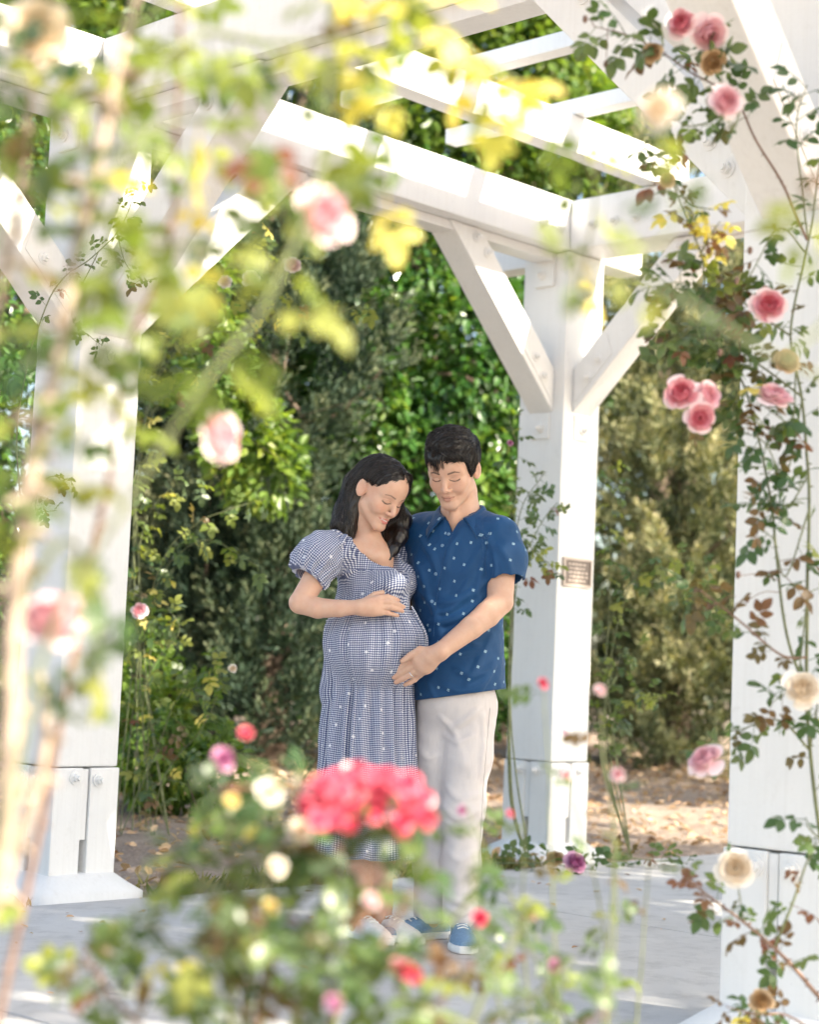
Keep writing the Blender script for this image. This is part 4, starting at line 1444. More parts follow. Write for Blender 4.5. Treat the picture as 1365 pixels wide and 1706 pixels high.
rt = (np.roll(rt, 2, 1) + np.roll(rt, -2, 1) + rt) / 3
k_ = np.interp(vv, [0, 0.015, 0.10], [0.0, 0.15, 1.0])[:, None]
r = np.where(kk[:, None], (rt + 0.002) * (1 - k_) + np.maximum(r, rt + 0.003) * k_, r)
amp = np.interp(vv, [0, 0.03, 0.12, 0.3, 1.0], [0.0050, 0.0100, 0.0085, 0.0075, 0.0140])[:, None] * (0.55 + 0.45 * np.clip(1.0 - 1.2 * h_, 0, 1))
ph = np.stack([np.cos(Uu) * 1.3, np.sin(Uu) * 1.3, Vv * 1.1], -1)
n1 = vnoise(ph, 2.0, 3)
n2 = vnoise(ph, 5.0, 8)
pl = np.sin(Uu * 23 + 3.2 * n1) * (1 - 0.55 * Vv) + 0.9 * np.sin(Uu * 11 + 4 * n1 + 1.3) * Vv + 0.5 * np.sin(Uu * 41 + 3 * n2) * (1 - Vv) ** 2
r = r + amp * pl + 0.004 * n2
Pk = np.stack([cen[:, 0][:, None] + r * dirx, cen[:, 1][:, None] + r * diry, Za + 0.004 * pl * Vv], -1)
Vs = Pk.reshape(-1, 3)
idx = np.arange(nu * nv).reshape(nv, nu)
nxt = np.roll(idx, -1, axis=1)
Qs = np.stack([idx[:-1], idx[1:], nxt[1:], nxt[:-1]], -1).reshape(-1, 4)
uvk = np.stack([Uu * 0.200, np.repeat((-vv * 0.79)[:, None], nu, 1)], -1).reshape(-1, 2)
sk = obj_np('skirt', Vs, Qs, M_GING, dress, uv=uvk)
md = sk.modifiers.new('cloth', 'SOLIDIFY')
md.thickness = 0.0015
# waist seam and tie with its loose end
seam = Pk[1] + np.stack([dirx[1] * 0.002, diry[1] * 0.002, np.zeros(nu)], -1)
V, Fa = tube_np(np.vstack([seam, seam[:1]]), 0.0026, 6)
obj_np('waist_seam', V, Fa, M_GING, dress, uv=np.stack([np.arange(len(V)) * 0.0006, np.zeros(len(V))], -1))
tie = spline([w(686, 1010, -0.085), w(693, 1022, -0.095), w(702, 1040, -0.105), (w(710, 1060, -0.095)), w(708, 1068, -0.095), w(703, 1062, -0.10)], 40)
V, Fa = tube_np(tie, 0.0030, 6)
obj_np('waist_tie', V, Fa, M_GING, dress, uv=np.stack([np.arange(len(V)) * 0.0006, np.zeros(len(V))], -1))


def shoe(parent, heel, toe, wd, mats, name='shoe', lift=0.0):
    """Low shoe from heel to toe point on the ground: upper and sole."""
    heel, toe = np.asarray(heel, float), np.asarray(toe, float)
    L = np.linalg.norm((toe - heel)[:2])
    f = unit(np.array((toe[0] - heel[0], toe[1] - heel[1], 0)))
    r = np.array((f[1], -f[0], 0))
    def loc_(P):
        q = P - heel
        return np.stack([q @ r, q @ f, q[:, 2]], -1)
    def plan(q):
        y = q[:, 1] / L
        hw = np.interp(y, [-0.1, 0.0, 0.08, 0.35, 0.68, 0.86, 1.0, 1.1], [0.0, 0.024, 0.031, 0.032, wd, wd * 0.86, 0.02, 0.0])
        return np.maximum(np.abs(q[:, 0]) - hw, np.maximum(-q[:, 1], q[:, 1] - L)) * 0.8
    def up(P):
        q = loc_(P)
        y = q[:, 1] / L
        topz = np.interp(y, [0, 0.05, 0.28, 0.45, 0.7, 0.9, 1.0], [0.075, 0.082, 0.074, 0.076, 0.058, 0.044, 0.028])
        k = np.abs(q[:, 0]) / 0.045
        d = smax(plan(q) + 0.004, q[:, 2] - topz * (1 - 0.28 * k * k), 0.018)
        d = np.maximum(d, 0.018 - q[:, 2])
        hole = s_ell(q, (0, 0.21 * L, 0.085), (0.028, 0.062, 0.03))
        return smax(d, -hole, 0.006)
    def sole(P):
        q = loc_(P)
        return smax(smax(plan(q) - 0.001, q[:, 2] - 0.026, 0.006), 0.001 - q[:, 2], 0.004)
    lo = np.minimum(heel, toe) - 0.06
    hi = np.maximum(heel, toe) + 0.06
    o = None
    for nm, fn, m, z1 in (('upper', up, mats[0], 0.10), ('sole', sole, mats[1], 0.034)):
        V, Q = polygonize(fn, rough_axis([(lo[0], hi[0], 0.005)]), rough_axis([(lo[1], hi[1], 0.005)]), rough_axis([(-0.006, z1, 0.004)]))
        if nm == 'upper':
            o = obj_np(name, V, Q, m, parent)
        else:
            obj_np('sole', V, Q, m, o)
    laces = []
    for k in range(4):
        y = 0.36 + 0.075 * k
        z = np.interp(y, [0.28, 0.45, 0.7], [0.074, 0.076, 0.058]) + 0.003
        c0 = heel + f * (y * L)
        laces.append(tube_np(spline([c0 - r * 0.018 + (0, 0, z - 0.006), c0 + (0, 0, z), c0 + r * 0.018 + (0, 0, z - 0.006)], 6), 0.0028, 5))
    V, Fa = join_np(laces)
    obj_np('lace', V, Fa, mats[1], o)
    return o


e1, e2_ = w(598, 1538, 0.08), w(636, 1538, 0.11)
for e, dx, dy in ((e1, 0.10, -0.15), (e2_, 0.13, -0.13)):
    f = np.array((dx, dy, 0)) / math.hypot(dx, dy)
    shoe(woman, (e[0] - f[0] * 0.05, e[1] - f[1] * 0.05, 0.0), (e[0] + f[0] * 0.185, e[1] + f[1] * 0.185, 0.0), 0.042, (M_LEATHER, M_SOLE))

# ------------------------------------------------------------------ hair
def strands(f, roots, flow, n_steps, step, rad, lift=(0.0, 0.003), seed=0, jitter=0.25, len_var=0.4, bad=None):
    """Locks that follow the surface f from each root along flow(P)."""
    rr = np.random.default_rng(seed)
    m = len(roots)
    P = roots.copy()
    own = rr.normal(size=(m, 3)) * jitter
    st = step * (1 - len_var * rr.random(m))
    off0 = lift[0] + (lift[1] - lift[0]) * rr.random(m)
    path = []
    for k in range(n_steps):
        g = grad(f, P)
        d = f(P)
        P = P - g * (d - off0 * (0.3 + 0.7 * k / n_steps))[:, None] * 0.9
        path.append(P.copy())
        v = flow(P) + own
        v = v - g * (v * g).sum(1)[:, None] * 0.9
        P = P + unit(v) * st[:, None]
    A = np.stack(path, 1)
    if bad is not None:
        ok = ~bad(A.reshape(-1, 3)).reshape(m, n_steps).any(1)
        A = A[ok]
        m = len(A)
    T = np.gradient(A, axis=1)
    T = unit(T)
    G = unit(rr.normal(size=(m, 1, 3)))
    X = unit(np.cross(T, G))
    Yv = np.cross(T, X)
    prof = np.interp(np.linspace(0, 1, n_steps), [0, 0.15, 0.6, 1], [0.6, 1, 0.85, 0.12]) * rad
    rv = (0.6 + 0.8 * rr.random(m))[:, None] * prof[None]
    a = np.array((0, 2.094, 4.189))
    V = A[:, :, None, :] + rv[:, :, None, None] * (np.cos(a)[None, None, :, None] * X[:, :, None, :] + np.sin(a)[None, None, :, None] * Yv[:, :, None, :])
    i = (np.arange(m) * n_steps * 3)[:, None, None]
    j = (np.arange(n_steps - 1) * 3)[None, :, None]
    k = np.arange(3)[None, None, :]
    k2 = (k + 1) % 3
    Fa = np.stack([i + j + k, i + j + k2, i + j + 3 + k2, i + j + 3 + k], -1).reshape(-1, 4)
    col = np.repeat(rr.random(m) ** 2, n_steps * 3)
    return V.reshape(-1, 3), Fa, np.stack([col] * 3, -1)


def shell_roots(V, n, seed):
    rr = np.random.default_rng(seed)
    return V[rr.integers(0, len(V), n)].copy()


# her hair: parted, tucked behind the near ear, falling to both shoulders
W_CURT = [(wh(-0.040, 0.040, 0.092), 0.020), (wh(-0.064, 0.026, 0.045), 0.021), (wh(-0.074, 0.012, -0.010), 0.025), (w(671, 866, 0.035), 0.029), (w(665, 893, 0.010), 0.027), (w(655, 915, -0.03), 0.018), (w(648, 932, -0.06), 0.006)]
W_INNER = [(wh(-0.055, -0.02, -0.02), 0.035), (w(652, 872, 0.045), 0.036), (w(648, 898, 0.03), 0.032), (w(644, 918, 0.0), 0.018)]
W_BACK = [(wh(0.01, -0.055, 0.05), 0.052), (wh(0.030, -0.072, -0.01), 0.052), (w(581, 856, -0.045), 0.050), (w(574, 878, -0.06), 0.044), (w(577, 890, -0.07), 0.030)]


def w_line(L):
    return np.interp(L[:, 1], [-0.12, -0.05, -0.025, 0.0, 0.030, 0.050, 0.066, 0.085, 0.11], [-0.10, -0.06, 0.012, 0.034, 0.034, 0.050, 0.066, 0.080, 0.09])


def w_hair(P):
    L = wl(P)
    cap = s_ell(L, (0, -0.014, 0.041), (0.0840, 0.1030, 0.0900)) * W_S
    zl = np.interp(L[:, 1], [-0.12, -0.05, -0.025, 0.0, 0.030, 0.050, 0.066, 0.085, 0.11], [-0.10, -0.06, 0.012, 0.034, 0.034, 0.050, 0.066, 0.080, 0.09])
    side = np.clip((np.abs(L[:, 0]) - 0.02) / 0.05, 0, 1)
    zl = zl - 0.010 * side * np.clip((L[:, 1] - 0.03) / 0.02, 0, 1)
    cap = smax(cap, (zl - L[:, 2]) * 0.7 * W_S, 0.008)
    part = np.exp(-((L[:, 0] + 0.012) / 0.0035) ** 2) * (L[:, 2] > 0.09) * (L[:, 1] > -0.02)
    cap = cap + 0.004 * part
    d = smin(cap, s_chain(P, W_CURT, 0.02), 0.016)
    d = smin(d, s_chain(P, W_BACK, 0.01), 0.03)
    d = smin(d, s_chain(P, W_INNER, 0.01), 0.02)
    return d + 0.0022 * vnoise(L * np.array((3.0, 3.0, 0.7)), 38, 5)


V, Q = polygonize(w_hair, rough_axis([(w(540, 800)[0], w(700, 800)[0], 0.003)]), rough_axis([(Y0 - 0.30, Y0 + 0.20, 0.003)]), rough_axis([(w(650, 938)[2], w(630, 752)[2], 0.003)]))
hair = obj_np('hair', V, Q, M_HAIR, woman, col=np.full((len(V), 3), 0.2))


def w_flow(P):
    L = wl(P)
    sd = np.sign(L[:, 0] + 0.012)
    top_ = np.clip((L[:, 2] - 0.05) / 0.06, 0, 1)
    v = np.stack([sd * top_ * 1.0, -0.55 * top_ - 0.25 * (L[:, 1] > 0.02), -1.0 + 0.2 * top_], -1)
    g = v @ W_R.T
    low = np.clip((0.0 - L[:, 2]) / 0.06, 0, 1)[:, None]
    return g * (1 - low) + low * np.array((0.0, 0, -1.0))


def clear_of_face(V, off, lim):
    L = off(V)
    return V[~((L[:, 1] > lim) & (L[:, 2] < 0.0))]


V2, Fa, col = strands(w_hair, shell_roots(clear_of_face(V, wl, 0.0), 2900, 4), w_flow, 12, 0.011, 0.0010, (0.0, 0.0022), 5, 0.16,
                     bad=lambda P: (lambda L: (L[:, 0] > 0.015) & (L[:, 1] > -0.020) & (L[:, 2] < w_line(L) - 0.009) & (L[:, 2] > -0.08))(wl(P)))
obj_np('strand', V2, Fa, M_HAIR, hair, col=col)

# ------------------------------------------------------------------ the man
M_R = Rz(R_(161.0)) @ Rx(R_(-27.0)) @ Ry(R_(1.5))
M_S = 1.0
M_O = at(742.5, 797.5, Y0 - 0.115) - M_R @ (np.array((0, 0.078, 0.004)) * M_S)
MF = np.array((-math.sin(R_(161.0)), math.cos(R_(161.0)), 0))
MR = np.array((MF[1], -MF[0], 0))
def ml(P): return ((P - M_O) @ M_R) / M_S
def mh(x, y, z): return M_O + M_R @ (np.array((x, y, z)) * M_S)


M_NECK = w(768, 858, 0.025)
MROT = np.stack([MR, MF, np.array((0, 0, 1.0))], -1)     # columns: right, forward, up
LSH, RSH = w(828, 896, -0.020), w(706, 893, 0.110)
M_ELB, M_WR = w(834, 1002, -0.075), w(733, 1086, -0.215)


def m_torso(P, g=0.0):
    d = s_ell(P, w(764, 950, 0.045), (0.165 + g, 0.112 + g, 0.185 + g), MROT)
    d = smin(d, s_ell(P, w(763, 1060, 0.04), (0.146 + g, 0.108 + g, 0.19 + g), MROT), 0.06)
    d = smin(d, s_ell(P, w(760, 1150, 0.04), (0.148 + g, 0.112 + g, 0.14 + g), MROT), 0.06)
    d = smin(d, s_cone(P, LSH, RSH, 0.058 + g, 0.058 + g), 0.06)
    d = smin(d, s_cone(P, w(780, 878, 0.02), LSH, 0.044 + g, 0.052 + g), 0.04)
    d = smin(d, s_cone(P, w(750, 876, 0.05), RSH, 0.044 + g, 0.052 + g), 0.04)
    return d


def m_hand(P):
    d = s_chain(P, [(M_WR, 0.0275), (w(716, 1092, -0.205), 0.0255), (w(700, 1098, -0.190), 0.0225)], 0.015)
    d = smin(d, s_chain(P, [(w(722, 1098, -0.205), 0.023), (w(709, 1110, -0.190), 0.0215), (w(699, 1121, -0.172), 0.0155)], 0.012), 0.018)
    d = smin(d, s_ell(P, w(709, 1102, -0.192), (0.038, 0.021, 0.036)), 0.014)
    f = [[(w(696, 1093, -0.188), 0.0125), (w(681, 1101, -0.175), 0.0108), (w(668, 1110, -0.165), 0.0098), (w(656.5, 1117.5, -0.155), 0.0080)],
         [(w(696, 1104, -0.188), 0.0125), (w(681, 1113, -0.174), 0.0110), (w(668, 1121, -0.163), 0.0098), (w(656.5, 1128, -0.152), 0.0080)],
         [(w(697, 1114, -0.180), 0.0120), (w(684, 1124, -0.168), 0.0104), (w(671, 1131, -0.158), 0.0094), (w(660, 1136.5, -0.146), 0.0076)],
         [(w(700, 1123, -0.168), 0.0105), (w(691, 1132, -0.158), 0.0092), (w(683, 1137, -0.152), 0.0082), (w(675, 1140.5, -0.144), 0.0066)],
         [(w(716, 1086, -0.206), 0.0150), (w(700, 1083, -0.205), 0.0135), (w(684, 1092, -0.198), 0.0115), (w(671, 1101, -0.190), 0.0092)]]
    return fingers(d, P, f, 0.005)


def m_body(P):
    d = m_torso(P, -0.020)
    d = smin(d, s_chain(P, [(mh(0, -0.020, -0.040), 0.058), (mh(0, -0.034, -0.085), 0.055), (M_NECK, 0.060), (w(765, 890, 0.04), 0.07)], 0.03), 0.03)
    d = smin(d, s_cone(P, mh(0, 0.052, -0.095), w(758, 868, -0.035), 0.014, 0.012), 0.02)       # throat
    arm = s_chain(P, [(LSH, 0.055), (w(834, 950, -0.045), 0.0490), (M_ELB, 0.0420), (w(812, 1024, -0.115), 0.0415), (w(785, 1046, -0.155), 0.0370), (M_WR, 0.0275)], 0.006)
    d = smin(d, arm, 0.02)
    d = add_near(d, P, w(695, 1108, -0.18), 0.17, m_hand, 0.012)
    d = smin(d, s_chain(P, [(RSH, 0.055), (w(686, 990, 0.17), 0.048), (w(640, 1040, 0.20), 0.036), (w(590, 1040, 0.16), 0.028)], 0.03), 0.02)
    for (px, dy, kx, ky, ex, ey) in ((787, 0.03, 776, 0.005, 768, 0.04), (732, 0.07, 722, 0.09, 716, 0.13)):
        d = smin(d, s_chain(P, [(w(px, 1180, dy), 0.075), (w(kx, 1345, ky), 0.048), (w(ex, 1530, ey), 0.036)], 0.03), 0.02)
    return add_near(d, P, M_O, 0.21, lambda q: head_sdf(ml(q)) * M_S, 0.012)


gm = ground_at(745, 1572)
man = empty('person', gm)
tag(man, 'man in a short sleeved blue shirt and pale trousers resting his hand on the belly', 'man', 'couple under the pergola')
zt = M_O[2]
body, _ = person_body(m_body, 'body', man, (w(575, 1000)[0], w(872, 1000)[0]), (Y0 - 0.28, Y0 + 0.30),
                      [(0.0, 0.80, 0.014), (0.80, 1.15, 0.0026), (1.15, zt - 0.16, 0.006), (zt - 0.16, zt + 0.15, 0.0024)], ml, False)

# wedding ring
rp, rq = w(690.5, 1119, -0.174), w(684, 1124, -0.168)
fd = unit(rq - rp)
_, ex, ey = frame_of(fd)
ex, ey = np.array(ex), np.array(ey)
rc = rp * 0.4 + rq * 0.6
ang = np.linspace(0, 2 * np.pi, 28)
V, Fa = tube_np(rc + 0.0125 * (np.cos(ang)[:, None] * ex + np.sin(ang)[:, None] * ey), 0.0017, 6)
tag(obj_np('ring', V, Fa, M_SILVER, None), 'silver wedding ring on the hand the man rests on the belly', 'ring')


# folds on the shirt, marked where the photograph shows them: (pixels along the fold), height, width
def fold_lines(base, specs):
    out = []
    for pts, h, wd in specs:
        pp = spline(np.array([(x, y, 0) for x, y in pts], float), max(8, int(4 * len(pts))))
        out.append((np.array([hit(base, x, y) for x, y, _ in pp]), h, wd))
    return out


def add_folds(d, P, folds):
    for Q_, h, wd in folds:
        n = len(Q_)
        lo, hi = Q_.min(0) - 3 * wd, Q_.max(0) + 3 * wd
        sel = np.nonzero(((P > lo) & (P < hi)).all(1))[0]
        if len(sel) == 0: continue
        PP = P[sel]
        taper = np.sin(np.pi * (np.arange(n) + 0.7) / (n + 0.4)) ** 0.6
        best = np.full(len(PP), 9.0)
        tp = np.zeros(len(PP))
        for a in range(n - 1):
            ab = Q_[a + 1] - Q_[a]
            t_ = np.clip(((PP - Q_[a]) @ ab) / (ab @ ab + 1e-12), 0, 1)
            e = ln(PP - Q_[a] - t_[:, None] * ab)
            u_ = e < best
            best = np.where(u_, e, best)
            tp = np.where(u_, taper[a] + (taper[a + 1] - taper[a]) * t_, tp)
        d[sel] = d[sel] - 2.5 * h * tp * np.exp(-(best / wd) ** 2)
    return d


M_SL = [(w(826, 898, -0.018), 0.076), (w(840, 930, -0.040), 0.071), (w(842, 966, -0.056), 0.064)]
aM = unit(M_SL[-1][0] - M_SL[0][0])


def m_sleeve(P):
    d = s_chain(P, M_SL, 0.03)
    d = d + 0.0030 * vnoise(P * np.array((1, 1, 0.5)), 20, 4)
    end = (P - M_SL[-1][0]) @ unit(aM + np.array((-0.12, 0, 0)))
    d = smax(d, end - 0.004, 0.004)
    hole = np.maximum(s_cone(P, M_SL[-1][0] - aM * 0.06, M_SL[-1][0] + aM * 0.06, 0.058, 0.061), -end - 0.045)
    return smax(d, -hole, 0.002)


def m_shirt0(P):
    d = m_torso(P, 0.010)
    d = smin(d, s_ell(P, w(762, 1120, 0.04), (0.150, 0.116, 0.16), MROT), 0.05)
    d = smin(d, m_sleeve(P), 0.016)
    far = s_chain(P, [(RSH, 0.072), (w(694, 935, 0.14), 0.066), (w(690, 960, 0.15), 0.062)], 0.03)
    return smin(d, far, 0.016)


M_FOLDS = fold_lines(m_shirt0, [
    ([(806, 905), (790, 935), (775, 955)], 0.006, 0.012), ([(809, 925), (800, 960), (796, 1000)], 0.005, 0.010),
    ([(812, 965), (790, 985), (760, 1000), (735, 1005)], 0.006, 0.011), ([(806, 995), (780, 1020), (745, 1035), (720, 1035)], 0.006, 0.012),
    ([(785, 985), (752, 1015), (725, 1022)], 0.004, 0.009), ([(820, 1060), (800, 1100), (778, 1140)], 0.005, 0.012), ([(825, 1100), (812, 1130), (795, 1158)], 0.004, 0.010),
    ([(760, 1115), (790, 1125), (822, 1110)], 0.005, 0.011), ([(735, 1140), (770, 1150), (805, 1140)], 0.004, 0.010), ([(715, 1140), (722, 1155), (725, 1165)], 0.004, 0.008),
    ([(770, 880), (750, 915), (742, 950)], 0.003, 0.012), ([(795, 880), (812, 895), (822, 915)], 0.004, 0.010), ([(830, 910), (845, 930), (852, 955)], 0.004, 0.010),
    ([(700, 900), (720, 925), (730, 960)], 0.004, 0.012), ([(690, 930), (705, 960), (715, 1000)], 0.004, 0.012), ([(700, 985), (722, 1010), (735, 1060)], 0.004, 0.011),
    ([(822, 925), (826, 945), (824, 962)], 0.004, 0.007), ([(760, 1000), (785, 960), (800, 925)], 0.003, 0.008), ([(730, 1075), (755, 1060), (800, 1075)], 0.004, 0.010), ([(745, 1100), (775, 1085), (815, 1085)], 0.003, 0.009)])


def m_vneck(P):
    q = P - M_NECK
    lat, fwd, up = q @ MR, q @ MF, q[:, 2]
    v = np.maximum(np.abs(lat - 0.004) * 0.9 - (up + 0.066) * 0.42, 0.02 - fwd)
    ring = np.maximum(ln(np.stack([lat, fwd], -1)) - 0.066, -0.030 - up)
    return np.minimum(v, ring)


HEM_A, HEM_B = w(690, 1167)[2], w(832, 1148)[2]


def m_shirt(P):
    d = m_shirt0(P)
    d = add_folds(d, P, M_FOLDS)
    d = d + 0.0045 * vnoise(P * np.array((1.2, 1.2, 0.7)), 15, 11) + 0.0022 * vnoise(P, 36, 12)
    d = smax(d, -m_vneck(P), 0.003)
    x0, x1 = w(690, 1160)[0], w(832, 1160)[0]
    hz = HEM_A + (HEM_B - HEM_A) * np.clip((P[:, 0] - x0) / (x1 - x0), 0, 1)
    d = smax(d, hz - P[:, 2], 0.003)
    inner = np.maximum(m_torso(P, 0.002), P[:, 2] - hz - 0.05)
    return smax(d, -inner, 0.002)


V, Q = polygonize(m_shirt, rough_axis([(w(672, 1000)[0] - 0.05, w(885, 1000)[0], 0.0036)]), rough_axis([(Y0 - 0.16, Y0 + 0.27, 0.0036)]), rough_axis([(HEM_A - 0.02, w(760, 830)[2], 0.0036)]))
uv = cyl_uv(V, w(764, 1000, 0.05), (0, 0, 1), MF, 0.150)
uvs = cyl_uv(V, M_SL[0][0], aM, (0.3, -1, 0), 0.070) + 0.37
isS = (s_chain(V, M_SL, 0.03) < 0.012) & ((V - M_SL[0][0]) @ unit(np.array((0.9, -0.3, 0.1))) > -0.022)
uv[isS] = uvs[isS]
shirt = obj_np('shirt', V, Q, M_SHIRT, man, uv=uv)
# placket, hems, buttons
def on_shirt(px, py, out=0.002):
    p = hit(m_shirt, px, py)
    return p + grad(m_shirt, p[None], 0.004)[0] * out
pl_ = spline(np.array([(x, y, 0) for x, y in ((752, 882), (739, 912), (729, 955), (722, 1000), (717, 1060))], float), 40)
edge = np.array([on_shirt(x + 6, y, 0.0006) for x, y, _ in pl_])
V, Fa = tube_np(edge, 0.0016, 6)
obj_np('placket_edge', V, Fa, M_SHIRT, shirt, uv=np.stack([V[:, 0] * 0 + 0.012, V[:, 2] * 0 + 0.012], -1))
arm_ = np.array([on_shirt(x, y, 0.0004) for x, y in zip(np.interp(np.linspace(0, 1, 26), [0, 0.35, 0.7, 1], [818, 811, 808, 811]), np.linspace(880, 962, 26))])
V, Fa = tube_np(arm_, 0.0014, 5)
obj_np('armhole_seam', V, Fa, M_SHIRT, shirt, uv=np.stack([V[:, 0] * 0 + 0.012, V[:, 2] * 0 + 0.012], -1))
for px, py in ((748, 890), (737.5, 909), (726.5, 956), (720, 1002), (716.5, 1050)):
    p = on_shirt(px, py, 0.0008)
    nn = grad(m_shirt, p[None], 0.006)[0]
    bm = bmesh.new()
    dd, xx, yy = frame_of(nn)
    for rad, a, b in ((0.0056, -0.001, 0.0016), (0.0034, 0.0016, 0.0021)):
        prism(bm, [(rad * math.cos(2 * math.pi * i / 14), rad * math.sin(2 * math.pi * i / 14)) for i in range(14)], a, b, Vector(p), xx, yy, dd)
    bm_obj('button', bm, M_BUTTON, shirt)
# collar: stand and two leaves folded over
ncol, nrow = 61, 9
th = np.linspace(-2.72, 2.72, ncol)       # 0 at the nape
rows = []
for k in range(nrow):
    s_ = k / (nrow - 1)
    fr = np.clip((np.abs(th) - 1.5) / 1.22, 0, 1)
    if s_ < 0.4:
        q_ = s_ / 0.4
        rad = 0.0715 - 0.002 * q_ + 0.006 * fr
        up_ = -0.030 + 0.062 * q_ - 0.034 * fr
    else:
        q_ = (s_ - 0.4) / 0.6
        rad = 0.0705 + 0.022 * q_ + 0.006 * fr + 0.024 * q_ * fr
        up_ = 0.032 - (0.046 + 0.026 * fr ** 2) * q_ - 0.034 * fr + 0.008 * math.sin(q_ * 3.14)
    rad = rad + np.zeros(ncol)
    thk = th * (1 - 0.06 * np.clip(s_ - 0.4, 0, 1) / 0.6 * 2.2 * fr)
    # openness: leaves spread at the throat
    P = M_NECK[None] + (-MF[None] * np.cos(thk)[:, None] + MR[None] * np.sin(thk)[:, None]) * rad[:, None]
    P[:, 2] += up_ + 0.012 * np.cos(th)
    rows.append(P)
V = np.concatenate(rows)
idx = np.arange(ncol * nrow).reshape(nrow, ncol)
Fa = np.stack([idx[:-1, :-1], idx[:-1, 1:], idx[1:, 1:], idx[1:, :-1]], -1).reshape(-1, 4)
uvc = np.stack([np.tile(th * 0.08, nrow) + 0.9, np.repeat(np.linspace(0, 0.09, nrow), ncol) + 0.9], -1)
cl = obj_np('collar', V, Fa, M_SHIRT, shirt, uv=uvc)
md = cl.modifiers.new('cloth', 'SOLIDIFY')
md.thickness = 0.0028

# trousers
def m_trousers0(P):
    d = s_ell(P, w(759, 1165, 0.04), (0.136, 0.106, 0.12), MROT)
    for pts in ([(w(784, 1185, 0.03), 0.088), (w(779, 1260, 0.020), 0.080), (w(771, 1345, 0.005), 0.069), (w(769, 1440, 0.02), 0.062), (w(767, 1520, 0.035), 0.0565)],
                [(w(736, 1185, 0.065), 0.086), (w(728, 1260, 0.075), 0.077), (w(721, 1345, 0.09), 0.066), (w(720, 1440, 0.11), 0.060), (w(718, 1520, 0.13), 0.0555)]):
        d = smin(d, s_chain(P, pts, 0.03), 0.022)
    return d


T_FOLDS = fold_lines(m_trousers0, [
    ([(800, 1180), (775, 1200), (750, 1215)], 0.005, 0.010), ([(735, 1195), (755, 1215), (765, 1240)], 0.005, 0.010), ([(742, 1225), (765, 1235), (790, 1225)], 0.004, 0.009),
    ([(745, 1310), (765, 1330), (795, 1325)], 0.006, 0.010), ([(742, 1345), (762, 1362), (796, 1350)], 0.006, 0.010), ([(745, 1370), (770, 1388), (795, 1372)], 0.005, 0.009),
    ([(748, 1420), (765, 1432), (792, 1420)], 0.004, 0.010), ([(745, 1490), (768, 1502), (792, 1488)], 0.006, 0.009), ([(746, 1512), (770, 1522), (792, 1510)], 0.006, 0.008),
    ([(805, 1190), (806, 1240), (802, 1290)], 0.004, 0.009), ([(700, 1250), (715, 1262), (730, 1255)], 0.004, 0.010), ([(700, 1340), (715, 1352), (732, 1345)], 0.005, 0.010)])


def m_trousers(P):
    d = add_folds(m_trousers0(P), P, T_FOLDS)
    d = d + 0.0035 * vnoise(P * np.array((1.2, 1.2, 0.8)), 15, 21) + 0.0018 * vnoise(P, 38, 22)
    d = smax(d, 0.055 - P[:, 2], 0.004)
    return smax(d, P[:, 2] - w(760, 1120)[2], 0.004)


V, Q = polygonize(m_trousers, rough_axis([(w(665, 1300)[0], w(850, 1300)[0], 0.0045)]), rough_axis([(Y0 - 0.13, Y0 + 0.27, 0.0045)]), rough_axis([(0.045, w(760, 1115)[2], 0.0048)]))
uv = np.stack([V[:, 0] * 1.1 + V[:, 1] * 0.5, V[:, 2]], -1)
tr = obj_np('trousers', V, Q, M_CHINO, man, uv=uv)
sl = np.array([hit(m_trousers, x, y) for x, y in zip(np.interp(np.linspace(0, 1, 30), [0, 0.4, 1], [817, 806, 795]), np.linspace(1180, 1500, 30))])
V, Fa = tube_np(sl + np.array((0, -0.001, 0)), 0.0016, 5)
obj_np('side_seam', V, Fa, M_CHINO, tr, uv=V[:, :2])
a1, a2 = w(768, 1530, 0.04), w(718, 1530, 0.13)
shoe(man, (a1[0] - 0.005, a1[1] + 0.075, 0), (a1[0] + 0.012, a1[1] - 0.215, 0), 0.049, (M_CANVAS, M_SOLE))
shoe(man, (a2[0] + 0.06, a2[1] + 0.05, 0), (a2[0] - 0.17, a2[1] - 0.12, 0), 0.049, (M_CANVAS, M_SOLE))


# his hair: short sides, long on top and swept to the side over the brow
def m_line(L):
    return np.interp(L[:, 1], [-0.12, -0.055, -0.032, -0.012, 0.008, 0.020, 0.040, 0.060, 0.080, 0.11], [-0.06, -0.055, 0.02, 0.034, 0.026, -0.012, 0.020, 0.050, 0.060, 0.062])


def m_hair(P):
    L = ml(P)
    d = s_ell(L, (-0.004, -0.016, 0.051), (0.0885, 0.1050, 0.0950))
    d = smin(d, s_ell(L, (-0.004, 0.020, 0.108), (0.062, 0.066, 0.032)), 0.03)
    y = L[:, 1]
    zl = np.interp(y, [-0.12, -0.055, -0.032, -0.012, 0.008, 0.020, 0.040, 0.060, 0.080, 0.11], [-0.06, -0.055, 0.02, 0.034, 0.026, -0.012, 0.020, 0.050, 0.060, 0.062])
    zl = zl + 0.010 * np.clip(-L[:, 0] / 0.05, -0.4, 1) * (y > 0.05) + 0.002 * vnoise(L * np.array((1, 0.2, 0.2)), 70, 3) * (y > 0.05)
    d = smax(d, (zl - L[:, 2]) * 0.75, 0.007)
    cs = L[:, 0] * 0.63 - y * 0.77
    topm = np.clip((L[:, 2] - 0.05) / 0.05, 0, 1)
    lock = np.sin(cs * 330 + 4.0 * vnoise(L, 26, 4)) + 0.6 * np.sin(cs * 700 + 4.0 * vnoise(L, 40, 6))
    return d - 0.0022 * lock * topm + 0.004 * vnoise(L, 36, 9) + 0.0015 * vnoise(L, 90, 2)


